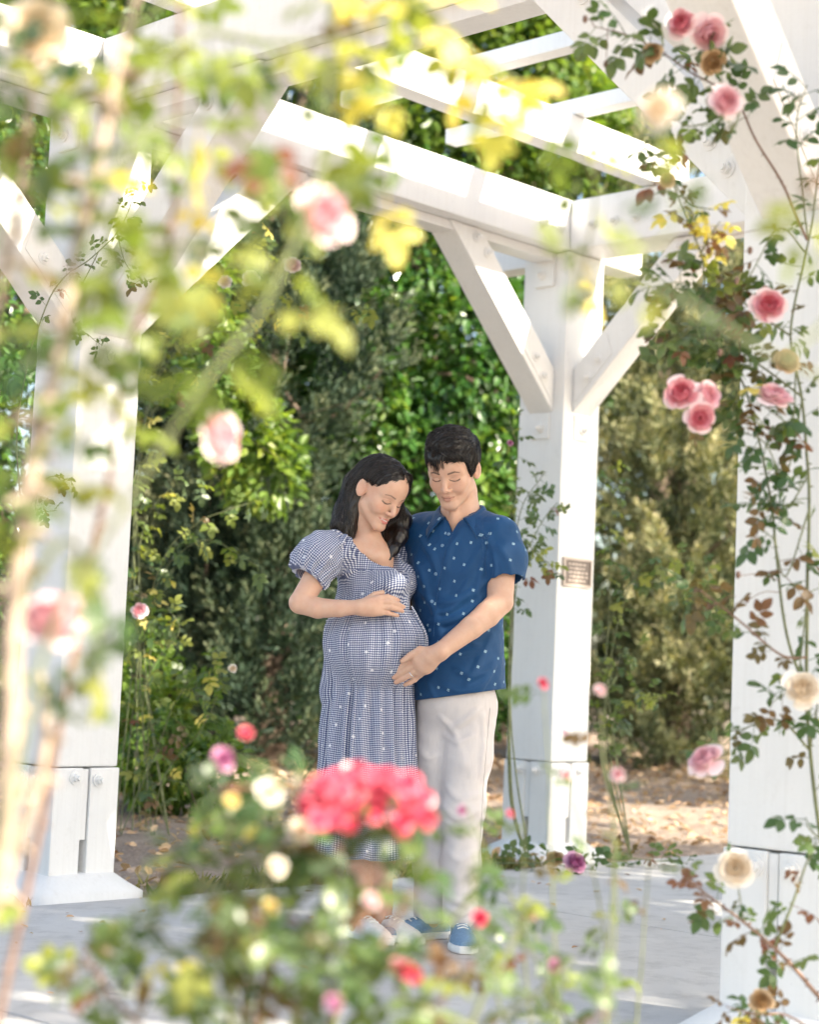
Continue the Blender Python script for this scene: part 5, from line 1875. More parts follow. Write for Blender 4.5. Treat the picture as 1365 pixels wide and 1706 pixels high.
V, Q = polygonize(m_hair, rough_axis([(w(690, 760)[0], w(825, 760)[0], 0.0026)]), rough_axis([(Y0 - 0.22, Y0 + 0.19, 0.0026)]), rough_axis([(M_O[2] - 0.09, M_O[2] + 0.19, 0.0026)]))
hair = obj_np('hair', V, Q, M_HAIR, man, col=np.full((len(V), 3), 0.15))
WHORL = np.array((-0.018, -0.075, 0.10))


def m_flow(P):
    L = ml(P)
    v = unit(L - WHORL)
    topm = np.clip((L[:, 2] - 0.06) / 0.05, 0, 1)[:, None]
    v = v * (1 - 0.25 * topm) + topm * np.array((0.55, 0.45, 0.0)) + np.array((0, 0, -0.35)) * (1 - topm)
    return v @ M_R.T


roots = shell_roots(clear_of_face(V, ml, 0.012), 2900, 6)
V2, Fa, col = strands(m_hair, roots, m_flow, 9, 0.0085, 0.0010, (0.0, 0.0050), 7, 0.28,
                     bad=lambda P: (lambda L: (L[:, 1] > -0.02) & (L[:, 2] < m_line(L) - 0.006))(ml(P)))
obj_np('strand', V2, Fa, M_HAIR, hair, col=col)
# fringe: locks that leave the hairline and hang over the brow
rr = np.random.default_rng(12)
locks = []
for k in range(90):
    x0 = rr.uniform(-0.058, 0.058)
    yb = 0.094 - 9 * x0 * x0
    if x0 > -0.004:                       # hangs over the brow on his right
        ln_ = rr.uniform(0.012, 0.024) + 0.016 * math.exp(-((x0 - 0.024) / 0.012) ** 2)
        pts = [(x0 - 0.030, 0.040, 0.118), (x0 - 0.014, yb - 0.012, 0.098), (x0 - 0.002, yb + 0.004, 0.074), (x0 - 0.002 + rr.normal() * 0.004, yb + 0.002, 0.062 - ln_)]
    else:                                 # swept back over the temple
        pts = [(x0 + 0.030, 0.045, 0.118), (x0 + 0.012, yb - 0.008, 0.102), (x0 - 0.008, yb - 0.001, 0.084), (x0 - 0.024 + rr.normal() * 0.003, yb - 0.016, 0.060 + rr.normal() * 0.006)]
    pts = np.array([mh(*p) for p in spline(pts, 12)])
    locks.append(tube_np(pts, np.interp(np.linspace(0, 1, 12), [0, 0.5, 1], [0.0030, 0.0026, 0.0003]) * rr.uniform(0.5, 1.1), 4))
V, Fa = join_np(locks)
obj_np('fringe', V, Fa, M_HAIR, hair, col=np.full((len(V), 3), 0.1))
# ------------------------------------------------------------------ roses
def leaflet(L=1.0, W=0.64, n=6):
    """Serrated, slightly folded leaflet: base at the origin, tip along +y."""
    V, F = [], []
    mid = []
    for i in range(n + 1):
        t_ = i / n
        mid.append(len(V))
        V.append((0, t_ * L, -0.10 * L * t_ * t_))
    for sgn in (1, -1):
        rim = []
        for i in range(2 * n + 1):
            t_ = i / (2 * n)
            wd = W * 0.5 * math.sin(math.pi * min(1, t_ * 0.97 + 0.03) ** 0.85) ** 0.8
            if i % 2 and 0 < i < 2 * n: wd *= 1.10
            rim.append(len(V))
            V.append((sgn * wd, min(1.0, t_ + (0.02 if i % 2 else 0)) * L, -0.10 * L * t_ * t_ + 0.16 * wd - 0.02 * math.sin(t_ * 9)))
        for i in range(n):
            a, b = mid[i], mid[i + 1]
            r0, r1, r2 = rim[2 * i], rim[2 * i + 1], rim[2 * i + 2]
            f1, f2 = (a, r0, r1), (a, r1, b)
            f3 = (b, r1, r2)
            for f in (f1, f2, f3): F.append(f if sgn > 0 else f[::-1])
    return np.array(V, float), np.array(F)


def compound_leaf(name, seed, mat, pairs=2):
    """Rose leaf about 1 unit long: stalk, end leaflet and pairs of side leaflets."""
    rr = np.random.default_rng(seed)
    V0, F0 = leaflet()
    parts = []
    def put(pos, ang, size, droop):
        M = Rz(-ang) @ Rx(-droop + rr.normal() * 0.15) @ Ry(rr.normal() * 0.28)
        parts.append(((V0 * size) @ M.T + np.array(pos), F0))
    put((0, 0.66, -0.02), rr.normal() * 0.1, 0.40, 0.35)
    for k in range(pairs):
        y = 0.58 - 0.25 * k
        for sgn in (1, -1):
            put((sgn * 0.01, y + rr.normal() * 0.015, -0.01), sgn * (1.15 + 0.2 * k) + rr.normal() * 0.12, 0.36 - 0.05 * k, 0.25)
    Vt, Ft = tube_np(spline([(0, 0, 0), (0, 0.35, 0.02), (0, 0.68, -0.02)], 6), np.linspace(0.013, 0.007, 6), 3)
    tri = np.concatenate([Ft[:, [0, 1, 2]], Ft[:, [0, 2, 3]]])
    parts.append((Vt, tri))
    V, F = join_np(parts)
    me = mesh_np(name, V, F, smooth=True)
    me.materials.append(mat)
    return me


ML_SUN = mat_leaf('sunlit_rose_leaf', [(0.12, 0.185, 0.045), (0.18, 0.235, 0.055), (0.26, 0.29, 0.085), (0.085, 0.15, 0.045)], 0.48, 0.45)  # backlit brightness put into the colour: paler, yellower rose leaf
ML_GRN = mat_leaf('green_rose_leaf', [(0.050, 0.105, 0.045), (0.080, 0.135, 0.052), (0.115, 0.170, 0.060), (0.085, 0.125, 0.085)], 0.40, 0.34)
ML_RED = mat_leaf('bronze_rose_leaf', [(0.14, 0.085, 0.045), (0.11, 0.100, 0.045), (0.19, 0.075, 0.055), (0.09, 0.10, 0.045)], 0.40, 0.45)
ML_YEL = mat_leaf('yellow_rose_leaf', [(0.62, 0.58, 0.17), (0.72, 0.68, 0.28), (0.55, 0.45, 0.13), (0.46, 0.52, 0.16)], 0.50, 0.5)
M_CANE = mat_plain('green_rose_cane', (0.15, 0.17, 0.075), 0.6, 0.35, 40, 0.2)
M_CANE_RED = mat_plain('reddish_rose_cane', (0.20, 0.12, 0.085), 0.6, 0.35, 40, 0.2)
M_CANE_TAN = mat_plain('woody_rose_cane', (0.36, 0.28, 0.215), 0.8, 0.3, 45, 0.4)
M_SEPAL = mat_plain('green_sepal', (0.09, 0.14, 0.045), 0.6, 0.3, 60, trans=0.25)
LEAVES = {k: [compound_leaf('leaf', 10 * i + j, m) for j in range(4)] for i, (k, m) in enumerate((('sun', ML_SUN), ('grn', ML_GRN), ('red', ML_RED), ('yel', ML_YEL)))}


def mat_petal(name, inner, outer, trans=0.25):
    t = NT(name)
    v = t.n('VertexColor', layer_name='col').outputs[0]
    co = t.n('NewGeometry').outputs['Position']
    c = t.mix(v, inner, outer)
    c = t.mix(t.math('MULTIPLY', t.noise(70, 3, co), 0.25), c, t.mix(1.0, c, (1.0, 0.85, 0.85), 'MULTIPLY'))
    t.set(Base_Color=c, Roughness=0.65, Specular_IOR_Level=0.25)
    tr = t.n('BsdfTranslucent')
    t.l(c, tr.inputs[0])
    mx = t.n('MixShader', i_0=trans)
    t.l(t.b.outputs[0], mx.inputs[1])
    t.l(tr.outputs[0], mx.inputs[2])
    t.l(mx.outputs[0], t.out.inputs[0])
    return t.m


PETALS = {
    'pink': mat_petal('pink_petal', (0.72, 0.10, 0.19), (0.89, 0.72, 0.70)),
    'pale': mat_petal('pale_pink_petal', (0.80, 0.38, 0.45), (0.88, 0.76, 0.76)),
    'coral': mat_petal('coral_petal', (0.60, 0.025, 0.11), (0.80, 0.17, 0.23)),
    'cream': mat_petal('cream_petal', (0.86, 0.72, 0.52), (0.89, 0.86, 0.78)),
    'yellow': mat_petal('apricot_petal', (0.88, 0.70, 0.26), (0.92, 0.86, 0.48), 0.5),
    'mauve': mat_petal('mauve_petal', (0.45, 0.12, 0.30), (0.66, 0.38, 0.52)),
    'dry': mat_petal('faded_tan_petal', (0.40, 0.24, 0.10), (0.62, 0.46, 0.28), 0.2),
}


def petal_shape(kind):
    """Cupped petal 1 unit long, growing from the origin along +z, inner side towards -y."""
    cup, wd, curl = {'in': (0.55, 0.95, -0.10), 'mid': (0.42, 1.15, 0.10), 'out': (0.30, 1.25, 0.34)}[kind]
    nu_, nv_ = 7, 6
    V, col = [], []
    for j in range(nv_):
        v = j / (nv_ - 1)
        half = 0.5 * wd * (0.20 + 0.80 * math.sin(min(1.0, v * 1.05) * math.pi * 0.60)) * (1 - 0.22 * max(0, v - 0.8) / 0.2)
        for i in range(nu_):
            u = i / (nu_ - 1) * 2 - 1
            a = u * 1.15 * cup * 1.9
            x = half * math.sin(a) / max(0.3, math.sin(1.15 * cup * 1.9))
            y = -half * (1 - math.cos(a)) * 0.95 + 0.28 * math.sin(v * math.pi * 0.75) * cup * 2
            z = v - 0.10 * u * u * v
            if v > 0.7: y += curl * (v - 0.7) ** 1.5 * 3
            V.append((x, y, z))
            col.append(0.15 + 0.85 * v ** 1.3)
    idx = np.arange(nu_ * nv_).reshape(nv_, nu_)
    F = np.stack([idx[:-1, :-1], idx[:-1, 1:], idx[1:, 1:], idx[1:, :-1]], -1).reshape(-1, 4)
    return np.array(V), F, np.array(col)


PSH = {k: petal_shape(k) for k in ('in', 'mid', 'out')}
PME = {}
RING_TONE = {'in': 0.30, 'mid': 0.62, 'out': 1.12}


def petal_mesh(kind, pal):
    if (kind, pal) not in PME:
        V, F, c = PSH[kind]
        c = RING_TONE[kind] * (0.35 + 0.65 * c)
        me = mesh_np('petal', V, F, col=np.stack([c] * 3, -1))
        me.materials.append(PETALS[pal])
        PME[(kind, pal)] = me
    return PME[(kind, pal)]


def rot_to(face):
    """Matrix taking +z to face."""
    d, x, y = frame_of(face)
    return np.stack([np.array(x), -np.array(y), np.array(d)], -1)


def flower(parent, pos, face, size, pal, seed=0, rings=None, split=True, opened=1.0):
    rr = np.random.default_rng(seed + 100)
    pos = np.asarray(pos, float)
    M = rot_to(face)
    rings = rings or [('in', 3, 0.30, 4, 0.05), ('in', 5, 0.34, 12, 0.17), ('in', 6, 0.38, 22, 0.28), ('mid', 7, 0.42, 34, 0.38), ('mid', 7, 0.45, 50, 0.46), ('out', 6, 0.52, 72, 0.46)]
    # hip and sepals
    parts = [tube_np(np.array([(0, 0, -0.30), (0, 0, -0.2), (0, 0, -0.10), (0, 0, 0.0), (0, 0, 0.04)]) * size, np.array([0.03, 0.035, 0.10, 0.12, 0.02]) * size, 8)]
    for k in range(5):
        a = k * 1.2566 + 0.3
        d = np.array((math.cos(a), math.sin(a), 0))
        P = spline([np.array((0, 0, -0.03)), d * 0.16 + (0, 0, -0.03), d * 0.34 + (0, 0, -0.14)], 5) * size
        parts.append(tube_np(P, np.array([0.05, 0.055, 0.04, 0.02, 0.004]) * size, 4))
    V, F = join_np(parts)
    fl = obj_np('flower', V @ M.T + pos, F, M_SEPAL, parent)
    acc = []
    g = rr.random() * 6.28
    for kind, n, ln_, tilt, off in rings:
        for k in range(n):
            g += 2 * math.pi / n + (0.35 if k == 0 else 0) + rr.normal() * 0.07
            tl = math.radians(tilt * opened * (1 + 0.14 * rr.normal()))
            s_ = size * ln_ * (1 + 0.10 * rr.normal())
            R = M @ Rz(g) @ Rx(-tl)
            base = pos + M @ (Rz(g) @ np.array((0, off * 0.45, 0.02))) * size
            if split:
                o = link('petal', petal_mesh(kind, pal), None, fl, base)
                o.rotation_mode = 'QUATERNION'
                o.rotation_quaternion = Matrix([list(map(float, q)) for q in R]).to_quaternion()
                o.scale = (s_ * 1.0,) * 3
            else:
                V, F, c = PSH[kind]
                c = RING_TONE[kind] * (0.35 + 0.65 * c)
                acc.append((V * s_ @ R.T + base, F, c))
    if not split:
        V, F = join_np([(a, b) for a, b, _ in acc])
        c = np.concatenate([q for _, _, q in acc])
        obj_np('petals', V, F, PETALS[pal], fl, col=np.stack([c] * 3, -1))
    return fl


LEAF_N, LEAF_REST = {}, {}


def leaf_obj(parent, pos, axis, up, size, kind, rr):
    LEAF_N[parent.name] = LEAF_N.get(parent.name, 0) + 1
    y = unit(np.asarray(axis, float))
    x = unit(np.cross(y, up))
    z = np.cross(x, y)
    me = LEAVES[kind][rr.integers(0, 4)]
    if LEAF_N[parent.name] > 290:               # past the limit for one part: the rest are joined below
        V = np.empty(len(me.vertices) * 3)
        me.vertices.foreach_get('co', V)
        F = np.empty(len(me.polygons) * 3, np.int32)
        me.polygons.foreach_get('vertices', F)
        LEAF_REST.setdefault(parent.name, []).append((V.reshape(-1, 3) * size @ np.stack([x, y, z]) + pos, F.reshape(-1, 3), me.materials[0]))
        return None
    o = link('leaf', me, None, parent, pos)
    o.rotation_mode = 'QUATERNION'
    o.rotation_quaternion = Matrix([[float(x[i]), float(y[i]), float(z[i])] for i in range(3)]).to_quaternion()
    o.scale = (float(size),) * 3
    return o


def cane(parent, pts, r0, r1, n_leaf, size, kinds, mat=M_CANE, seed=0, start=0.15, spread=1.0, hang=0.2, thorns=True, out=None):
    """One stem with its thorns, and leaves set alternately along it."""
    rr = np.random.default_rng(seed)
    n = max(14, len(pts) * 8)
    P = spline(pts, n)
    L = np.linalg.norm(P[-1] - P[0])
    P = P + np.stack([vnoise(P + seed, 9.0, 1), vnoise(P + seed, 9.0, 2), vnoise(P + seed, 9.0, 3)], -1) * min(0.012, 0.02 * L) * np.linspace(0, 1, n)[:, None]
    parts = [tube_np(P, np.linspace(r0, r1, n), 6)]
    if thorns:
        for _ in range(n // 2):
            k = rr.integers(1, n - 2)
            d = rand_dirs(1)[0]
            T = P[k + 1] - P[k - 1]
            d = unit(d - T * (d @ T) / (T @ T))
            parts.append(tube_np(np.array([P[k], P[k] + d * r0 * 1.4, P[k] + d * r0 * 2.3 - (0, 0, r0 * 0.4)]), np.array([r0 * 0.7, r0 * 0.35, 0.0002]), 4))
    V, F = join_np(parts)
    obj_np('stem', V, F, mat, parent)
    names = list(kinds)
    wt = np.array([kinds[k] for k in names], float)
    wt /= wt.sum()
    az = rr.random() * 6.28
    for i in range(n_leaf):
        f = start + (1 - start) * (i + 0.6 * rr.random()) / max(1, n_leaf - 0.4)
        k = int(min(n - 2, f * (n - 1)))
        p = P[k] + (P[k + 1] - P[k]) * (f * (n - 1) - k)
        T = unit(P[k + 1] - P[max(0, k - 1)])
        az += 2.4 + rr.normal() * 0.5
        _, x, y = frame_of(T)
        d = np.array(x) * math.cos(az) + np.array(y) * math.sin(az)
        ax = unit(d * spread + T * 0.45 + np.array((0, 0, -hang)) + rr.normal(size=3) * 0.22)
        up = unit(np.array((0, 0, 1.0)) + rr.normal(size=3) * 0.55 + d * 0.2 + (np.array((0, -0.5, 0))))
        leaf_obj(parent, p, ax, up, size * (0.7 + 0.6 * rr.random()), names[rr.choice(len(names), p=wt)], rr)
    return P


def A(px, py, Y): return at(px, py, Y)


VIEW = np.array((0.0, -1.0, 0.1))
# -- the climbing rose right by the camera, far out of focus
o = empty('climbing_rose', (-0.62, 1.95, 0))
tag(o, 'tall blurred rose with yellow green leaves and tan canes, closest on the left', 'rose bush')
def FA(px, py, Y): return at(px, py, Y * 1.36)
g0 = np.array((-0.62, 1.95, -0.02))
SUNK = {'sun': 8, 'grn': 4.0, 'yel': 0.7, 'red': 0.3}
P = cane(o, [g0, (-0.60, 1.93, 0.35), FA(-15, 1500, 1.36), FA(22, 1000, 1.36), FA(62, 760, 1.36), FA(105, 560, 1.38), FA(150, 300, 1.42), FA(215, 60, 1.46), FA(300, -140, 1.5)], 0.0149, 0.0039, 36, 0.090, SUNK, M_CANE_TAN, 1, 0.42, hang=0.5)
cane(o, [g0 + (0.06, 0.03, 0), FA(-60, 1640, 1.5), FA(20, 1440, 1.5), FA(72, 1265, 1.5), FA(60, 1120, 1.52)], 0.0111, 0.0052, 5, 0.087, SUNK, M_CANE_TAN, 2, 0.4, hang=0.4)
cane(o, [g0 + (0.1, 0.1, 0), FA(30, 1550, 1.65), FA(110, 1150, 1.65), FA(150, 930, 1.64), FA(190, 740, 1.62), FA(222, 570, 1.62), FA(285, 380, 1.62), FA(293, 150, 1.62), FA(300, -100, 1.62)], 0.0055, 0.0023, 22, 0.086, SUNK, M_CANE_RED, 3, 0.52, hang=0.5)
cane(o, [g0 + (0.02, -0.1, 0), FA(-30, 1500, 1.3), FA(80, 1060, 1.3), FA(240, 800, 1.3), FA(340, 640, 1.3), FA(440, 500, 1.32), FA(520, 330, 1.36), FA(560, 120, 1.4), FA(560, -60, 1.4)], 0.0032, 0.0023, 20, 0.088, SUNK, M_CANE, 4, 0.50, hang=0.55)
cane(o, [P[-14], FA(330, 60, 1.5), FA(440, 70, 1.52), FA(560, 60, 1.55), FA(690, 30, 1.6)], 0.0039, 0.0018, 14, 0.090, SUNK, M_CANE, 5, 0.15, hang=0.8)
cane(o, [g0 + (-0.08, 0.0, 0), FA(-120, 1500, 1.5), FA(-60, 1000, 1.5), FA(-25, 600, 1.48), FA(25, 320, 1.48), FA(60, 120, 1.5), FA(40, -60, 1.5)], 0.0084, 0.0026, 40, 0.093, SUNK, M_CANE_TAN, 6, 0.40, hang=0.45)
cane(o, [P[-24], FA(180, 300, 1.4), FA(260, 215, 1.42), FA(370, 210, 1.45), FA(450, 300, 1.48), FA(480, 400, 1.5)], 0.0039, 0.0017, 11, 0.084, SUNK, M_CANE, 7, 0.12, hang=0.7)
cane(o, [P[-34], FA(160, 470, 1.38), FA(215, 420, 1.4), FA(300, 410, 1.42), FA(380, 420, 1.45)], 0.0039, 0.0017, 9, 0.079, SUNK, M_CANE, 8, 0.12, hang=0.7)
cane(o, [P[-10], FA(360, -60, 1.5), FA(560, -50, 1.52), FA(720, 20, 1.52), FA(800, 110, 1.52), FA(840, 170, 1.52)], 0.0039, 0.0017, 13, 0.086, {'yel': 4, 'sun': 2}, M_CANE, 9, 0.45, hang=0.6)
cane(o, [FA(560, -50, 1.52), FA(600, 80, 1.56), FA(632, 220, 1.6), FA(640, 330, 1.6)], 0.0026, 0.0013, 5, 0.081, {'yel': 5, 'sun': 1.5}, M_CANE, 10, 0.3, hang=1.0)
cane(o, [FA(800, 100, 1.52), FA(900, 170, 1.6), FA(990, 300, 1.7), FA(960, 470, 1.75)], 0.0026, 0.0013, 7, 0.067, {'sun': 4, 'yel': 1}, M_CANE, 11, 0.25, hang=0.7)
cane(o, [P[26], FA(110, 900, 1.36), FA(170, 1000, 1.38), FA(150, 1110, 1.4)], 0.0039, 0.0013, 9, 0.081, SUNK, M_CANE, 12, 0.2, hang=0.8)
for i, (px, py, Y, d, pal, face) in enumerate(((535, 362, 1.5, 0.052, 'pale', (0.5, -0.8, 0.3)), (362, 730, 1.7, 0.050, 'pale', (0.8, -0.5, 0.2)), (85, 1038, 1.45, 0.060, 'pale', (0.1, -0.6, 0.8)),
                                               (60, 55, 1.5, 0.060, 'cream', (0.2, -0.9, -0.2)))):
    flower(o, FA(px, py, Y), face, d, pal, i, split=False)

# -- the thin cane that crosses in front of the right-hand strut
o = empty('climbing_rose', (0.62, 1.9, 0))
tag(o, 'thin out of focus rose cane slanting across the right strut, few pale leaves', 'rose bush')
P = cane(o, [(0.62, 1.9, -0.02), (0.63, 1.86, 0.5), A(1450, 900, 1.85), A(1400, 670, 1.8), A(1330, 610, 1.78), A(1180, 520, 1.75), A(1060, 460, 1.72), A(940, 440, 1.7)], 0.0040, 0.0014, 6, 0.050, SUNK, M_CANE, 21, 0.72, hang=0.7)
cane(o, [P[-26], A(1400, 500, 1.8), A(1370, 380, 1.8), A(1340, 330, 1.8)], 0.003, 0.001, 6, 0.06, SUNK, M_CANE, 22, 0.4)
flower(o, A(1100, 185, 1.9), (-0.3, -0.9, 0.2), 0.034, 'cream', 31, split=False)
cane(o, [P[-8], A(1120, 380, 1.8), A(1105, 280, 1.88), A(1100, 200, 1.9)], 0.0018, 0.0010, 4, 0.05, SUNK, M_CANE, 23, 0.3)

# -- the rose bush in front, below
o = empty('rose_bush', (-0.10, 2.42, 0))
tag(o, 'blurred bushy rose with coral and cream flowers in front, low in the middle', 'rose bush')
FRK = {'grn': 7.5, 'red': 1.2, 'sun': 0.7, 'yel': 0.15}
ends = [(140, 1590, 2.3), (215, 1500, 2.35), (300, 1400, 2.4), (385, 1300, 2.4), (440, 1370, 2.3), (470, 1280, 2.5), (560, 1400, 2.3), (620, 1330, 2.35), (690, 1360, 2.35), (700, 1480, 2.3), (790, 1450, 2.45),
        (560, 1560, 2.2), (430, 1520, 2.2), (330, 1580, 2.2), (680, 1610, 2.2), (800, 1590, 2.3), (870, 1530, 2.5), (960, 1600, 2.4), (1010, 1690, 2.3)]
rb = np.random.default_rng(5)
for i, (px, py, Y) in enumerate(ends):
    e = A(px, py, Y)
    b = np.array((-0.10 + 0.09 * rb.normal(), 2.42 + 0.07 * rb.normal(), -0.02))
    m = b * 0.5 + e * 0.5 + np.array((0.06 * rb.normal() - 0.1 * (e[0] - b[0]), 0.05 * rb.normal(), 0.10))
    q = b * 0.15 + e * 0.85 + np.array((0, 0, 0.04))
    cane(o, [b, m, q, e], 0.0050, 0.0018, (16, 16, 16, 16, 16, 16, 15, 14, 8, 8, 5, 15, 16, 15, 9, 6, 5, 5, 5)[i] + (3 if px < 640 else 0), 0.070, FRK, M_CANE if i % 3 else M_CANE_RED, 50 + i, 0.45, hang=0.25)
k = 0
rbk = np.random.default_rng(77)
for _ in range(120):
    u_, v_ = rbk.uniform(-1, 1), rbk.uniform(-1, 1)
    if u_ * u_ + v_ * v_ * 0.8 > 1.05: continue
    e = A(615 + 108 * u_, 1328 + 48 * v_ + 14 * u_ * u_ + (10 if u_ > 0.3 else 0), 2.32 + 0.06 * rbk.normal())
    flower(o, e, (0.5 * rbk.normal(), -0.8, 0.5 + 0.4 * rbk.normal()), 0.0125 + 0.007 * rbk.random(), 'coral' if rbk.random() < 0.9 else 'pink', 200 + k, [('in', 4, 0.34, 14, 0.10), ('mid', 5, 0.50, 44, 0.3), ('out', 6, 0.62, 74, 0.4)], False)
    k += 1
for px, py, Y, d, pal in ((448, 1320, 2.3, .024, 'cream'), (500, 1385, 2.25, .022, 'cream'), (372, 1265, 2.45, .024, 'mauve'), (410, 1222, 2.6, .014, 'coral'), (675, 1617, 2.2, .017, 'coral'), (660, 1608, 2.2, .013, 'pink'), (690, 1625, 2.2, .014, 'coral'),
                          (386, 1335, 2.3, .014, 'yellow'), (460, 1445, 2.2, .016, 'cream'), (555, 1670, 2.1, .014, 'mauve'), (450, 1510, 2.2, .014, 'yellow'), (620, 1500, 2.2, .014, 'pale')):
    flower(o, A(px, py, Y), (0.3, -0.8, 0.5), d, pal, 240 + k, split=False)
    k += 1

# -- slender rose between the bush and the path, thin twigs before the man's legs
o = empty('slender_rose', (0.42, 3.0, 0))
tag(o, 'slender blurred rose with scattered leaves before the legs of the man', 'rose bush')
for i, (px, py, Y, n) in enumerate(((905, 1140, 3.0, 3), (1000, 1190, 3.0, 4), (880, 1370, 2.9, 6), (1030, 1330, 3.0, 5), (950, 1290, 3.0, 4), (780, 1430, 2.9, 6), (850, 1480, 2.8, 6), (770, 1350, 3.0, 3), (925, 1590, 2.8, 4), (1075, 1420, 3.1, 3))):
    e = A(px, py, Y)
    b = np.array((0.30 + 0.04 * i * 0.3, 2.95 + 0.02 * i, -0.02))
    m = b * 0.45 + e * 0.55 + np.array((0.05 * math.sin(i * 2.1), 0.0, 0.03))
    cane(o, [b, m, e], 0.0030, 0.0010, n, 0.060, {'grn': 5, 'red': 2.5, 'sun': 2}, M_CANE, 90 + i, 0.45, hang=0.3)
for i, (px, py, Y, d, pal) in enumerate(((905, 1138, 3.0, .020, 'coral'), (945, 1290, 3.0, .026, 'pale'), (1000, 1150, 3.0, .022, 'pale'), (925, 1610, 2.8, .030, 'mauve'), (1030, 1290, 3.05, .028, 'pale'), (770, 1350, 3.0, .02, 'mauve'), (800, 1530, 2.8, .03, 'coral'), (940, 1218, 3.0, .014, 'mauve'), (850, 1355, 3.0, .014, 'coral'))):
    flower(o, A(px, py, Y), (0.3 * math.sin(i), -0.9, 0.4), d * 0.6, pal, 300 + i, split=False)

# -- the climbing rose on the near right post
o = empty('climbing_rose', (1.16, 4.20, 0))
tag(o, 'climbing rose with pink blooms trained up the near right post', 'rose bush')
VK = {'grn': 6, 'red': 1.8, 'sun': 0.7, 'yel': 0.2}
b = np.array((1.16, 4.20, -0.02))
P1 = cane(o, [b, A(1400, 1560, 4.25), A(1350, 1250, 4.25), A(1345, 1000, 4.22), A(1350, 820, 4.22), A(1335, 660, 4.22), A(1318, 560, 4.22), A(1345, 400, 4.2), A(1370, 260, 4.15)], 0.0052, 0.002, 44, 0.088, VK, M_CANE, 120, 0.16)
cane(o, [b + (0.05, -0.05, 0), A(1385, 1680, 4.1), A(1330, 1620, 4.08), A(1290, 1580, 4.06), A(1240, 1535, 4.05), A(1190, 1500, 4.04), A(1140, 1460, 4.0)], 0.0060, 0.002, 20, 0.075, {'grn': 3, 'red': 3}, M_CANE_RED, 121, 0.35)
cane(o, [A(1290, 1580, 4.06), A(1318, 1510, 4.05), A(1345, 1440, 4.04), A(1365, 1400, 4.0)], 0.0035, 0.0015, 8, 0.070, VK, M_CANE, 122, 0.2)
P2 = cane(o, [P1[int(len(P1) * 0.30)], A(1312, 1060, 4.2), A(1292, 900, 4.2), A(1276, 800, 4.2), A(1240, 650, 4.18), A(1190, 560, 4.15), A(1165, 430, 4.12), A(1120, 300, 4.08), A(1090, 240, 4.05)], 0.0036, 0.0014, 60, 0.088, VK, M_CANE, 123, 0.30)
cane(o, [P1[int(len(P1) * 0.33)], A(1300, 1090, 4.15), A(1230, 1030, 4.12), A(1170, 990, 4.1), A(1150, 985, 4.08)], 0.0034, 0.0012, 22, 0.080, {'grn': 4, 'red': 2}, M_CANE_RED, 124, 0.25)
cane(o, [A(1318, 560, 4.22), A(1260, 520, 4.18), A(1200, 480, 4.15), A(1130, 470, 4.1), A(1090, 480, 4.08)], 0.0026, 0.0011, 34, 0.084, VK, M_CANE, 125, 0.12)
cane(o, [A(1335, 660, 4.22), A(1270, 610, 4.18), A(1220, 575, 4.15), A(1160, 560, 4.12), A(1110, 570, 4.08)], 0.0026, 0.0011, 34, 0.084, VK, M_CANE, 126, 0.12)
cane(o, [A(1240, 650, 4.18), A(1200, 680, 4.15), A(1160, 700, 4.12)], 0.0025, 0.0012, 8, 0.075, VK, M_CANE, 127, 0.15)
cane(o, [A(1350, 1250, 4.25), A(1300, 1200, 4.2), A(1240, 1215, 4.18), A(1200, 1250, 4.16)], 0.0030, 0.0012, 10, 0.080, VK, M_CANE, 128, 0.2)
P3 = cane(o, [A(1345, 400, 4.2), A(1310, 320, 4.15), A(1262, 235, 4.1), A(1225, 165, 4.08), A(1150, 120, 4.05), A(1075, 70, 4.0), A(985, 40, 3.95)], 0.0036, 0.0011, 30, 0.085, {'grn': 5, 'red': 1}, M_CANE_RED, 129, 0.40)
cane(o, [P3[-22], A(1200, 100, 4.05), A(1175, 60, 4.02)], 0.0025, 0.0012, 10, 0.085, {'grn': 5}, M_CANE, 130, 0.15)
cane(o, [P3[-26], A(1205, 190, 4.06), A(1150, 210, 4.05), A(1110, 180, 4.0)], 0.0025, 0.0012, 12, 0.080, {'grn': 5, 'sun': 1}, M_CANE, 131, 0.15)
cane(o, [A(1165, 430, 4.12), A(1180, 400, 4.1), A(1200, 370, 4.08)], 0.0022, 0.0010, 12, 0.070, {'yel': 4, 'red': 1}, M_CANE, 132, 0.05, hang=0.6)
cane(o, [A(1120, 300, 4.08), A(1150, 340, 4.06), A(1190, 350, 4.04)], 0.0022, 0.0010, 9, 0.060, {'yel': 3, 'red': 3}, M_CANE, 133, 0.05, hang=0.6)
cane(o, [P1[int(len(P1) * 0.85)], A(1300, 380, 4.15), A(1260, 440, 4.14), A(1235, 500, 4.14)], 0.0022, 0.0010, 9, 0.075, VK, M_CANE, 134, 0.2, hang=0.6)
cane(o, [P1[int(len(P1) * 0.52)], A(1310, 850, 4.18), A(1280, 835, 4.16), A(1250, 845, 4.14)], 0.0022, 0.0010, 7, 0.075, {'grn': 3, 'red': 2}, M_CANE, 135, 0.3)
cane(o, [A(1350, 1250, 4.25), A(1362, 1160, 4.15), A(1350, 1130, 4.1)], 0.0025, 0.0012, 8, 0.085, {'grn': 3, 'yel': 2}, M_CANE, 136, 0.2)
cane(o, [P1[int(len(P1) * 0.48)], A(1310, 960, 4.18), A(1290, 900, 4.16), A(1262, 880, 4.14)], 0.0022, 0.0010, 10, 0.085, VK, M_CANE, 143, 0.15)
cane(o, [P1[int(len(P1) * 0.62)], A(1310, 790, 4.18), A(1275, 740, 4.16), A(1235, 720, 4.14)], 0.0022, 0.0010, 12, 0.085, VK, M_CANE, 144, 0.15)
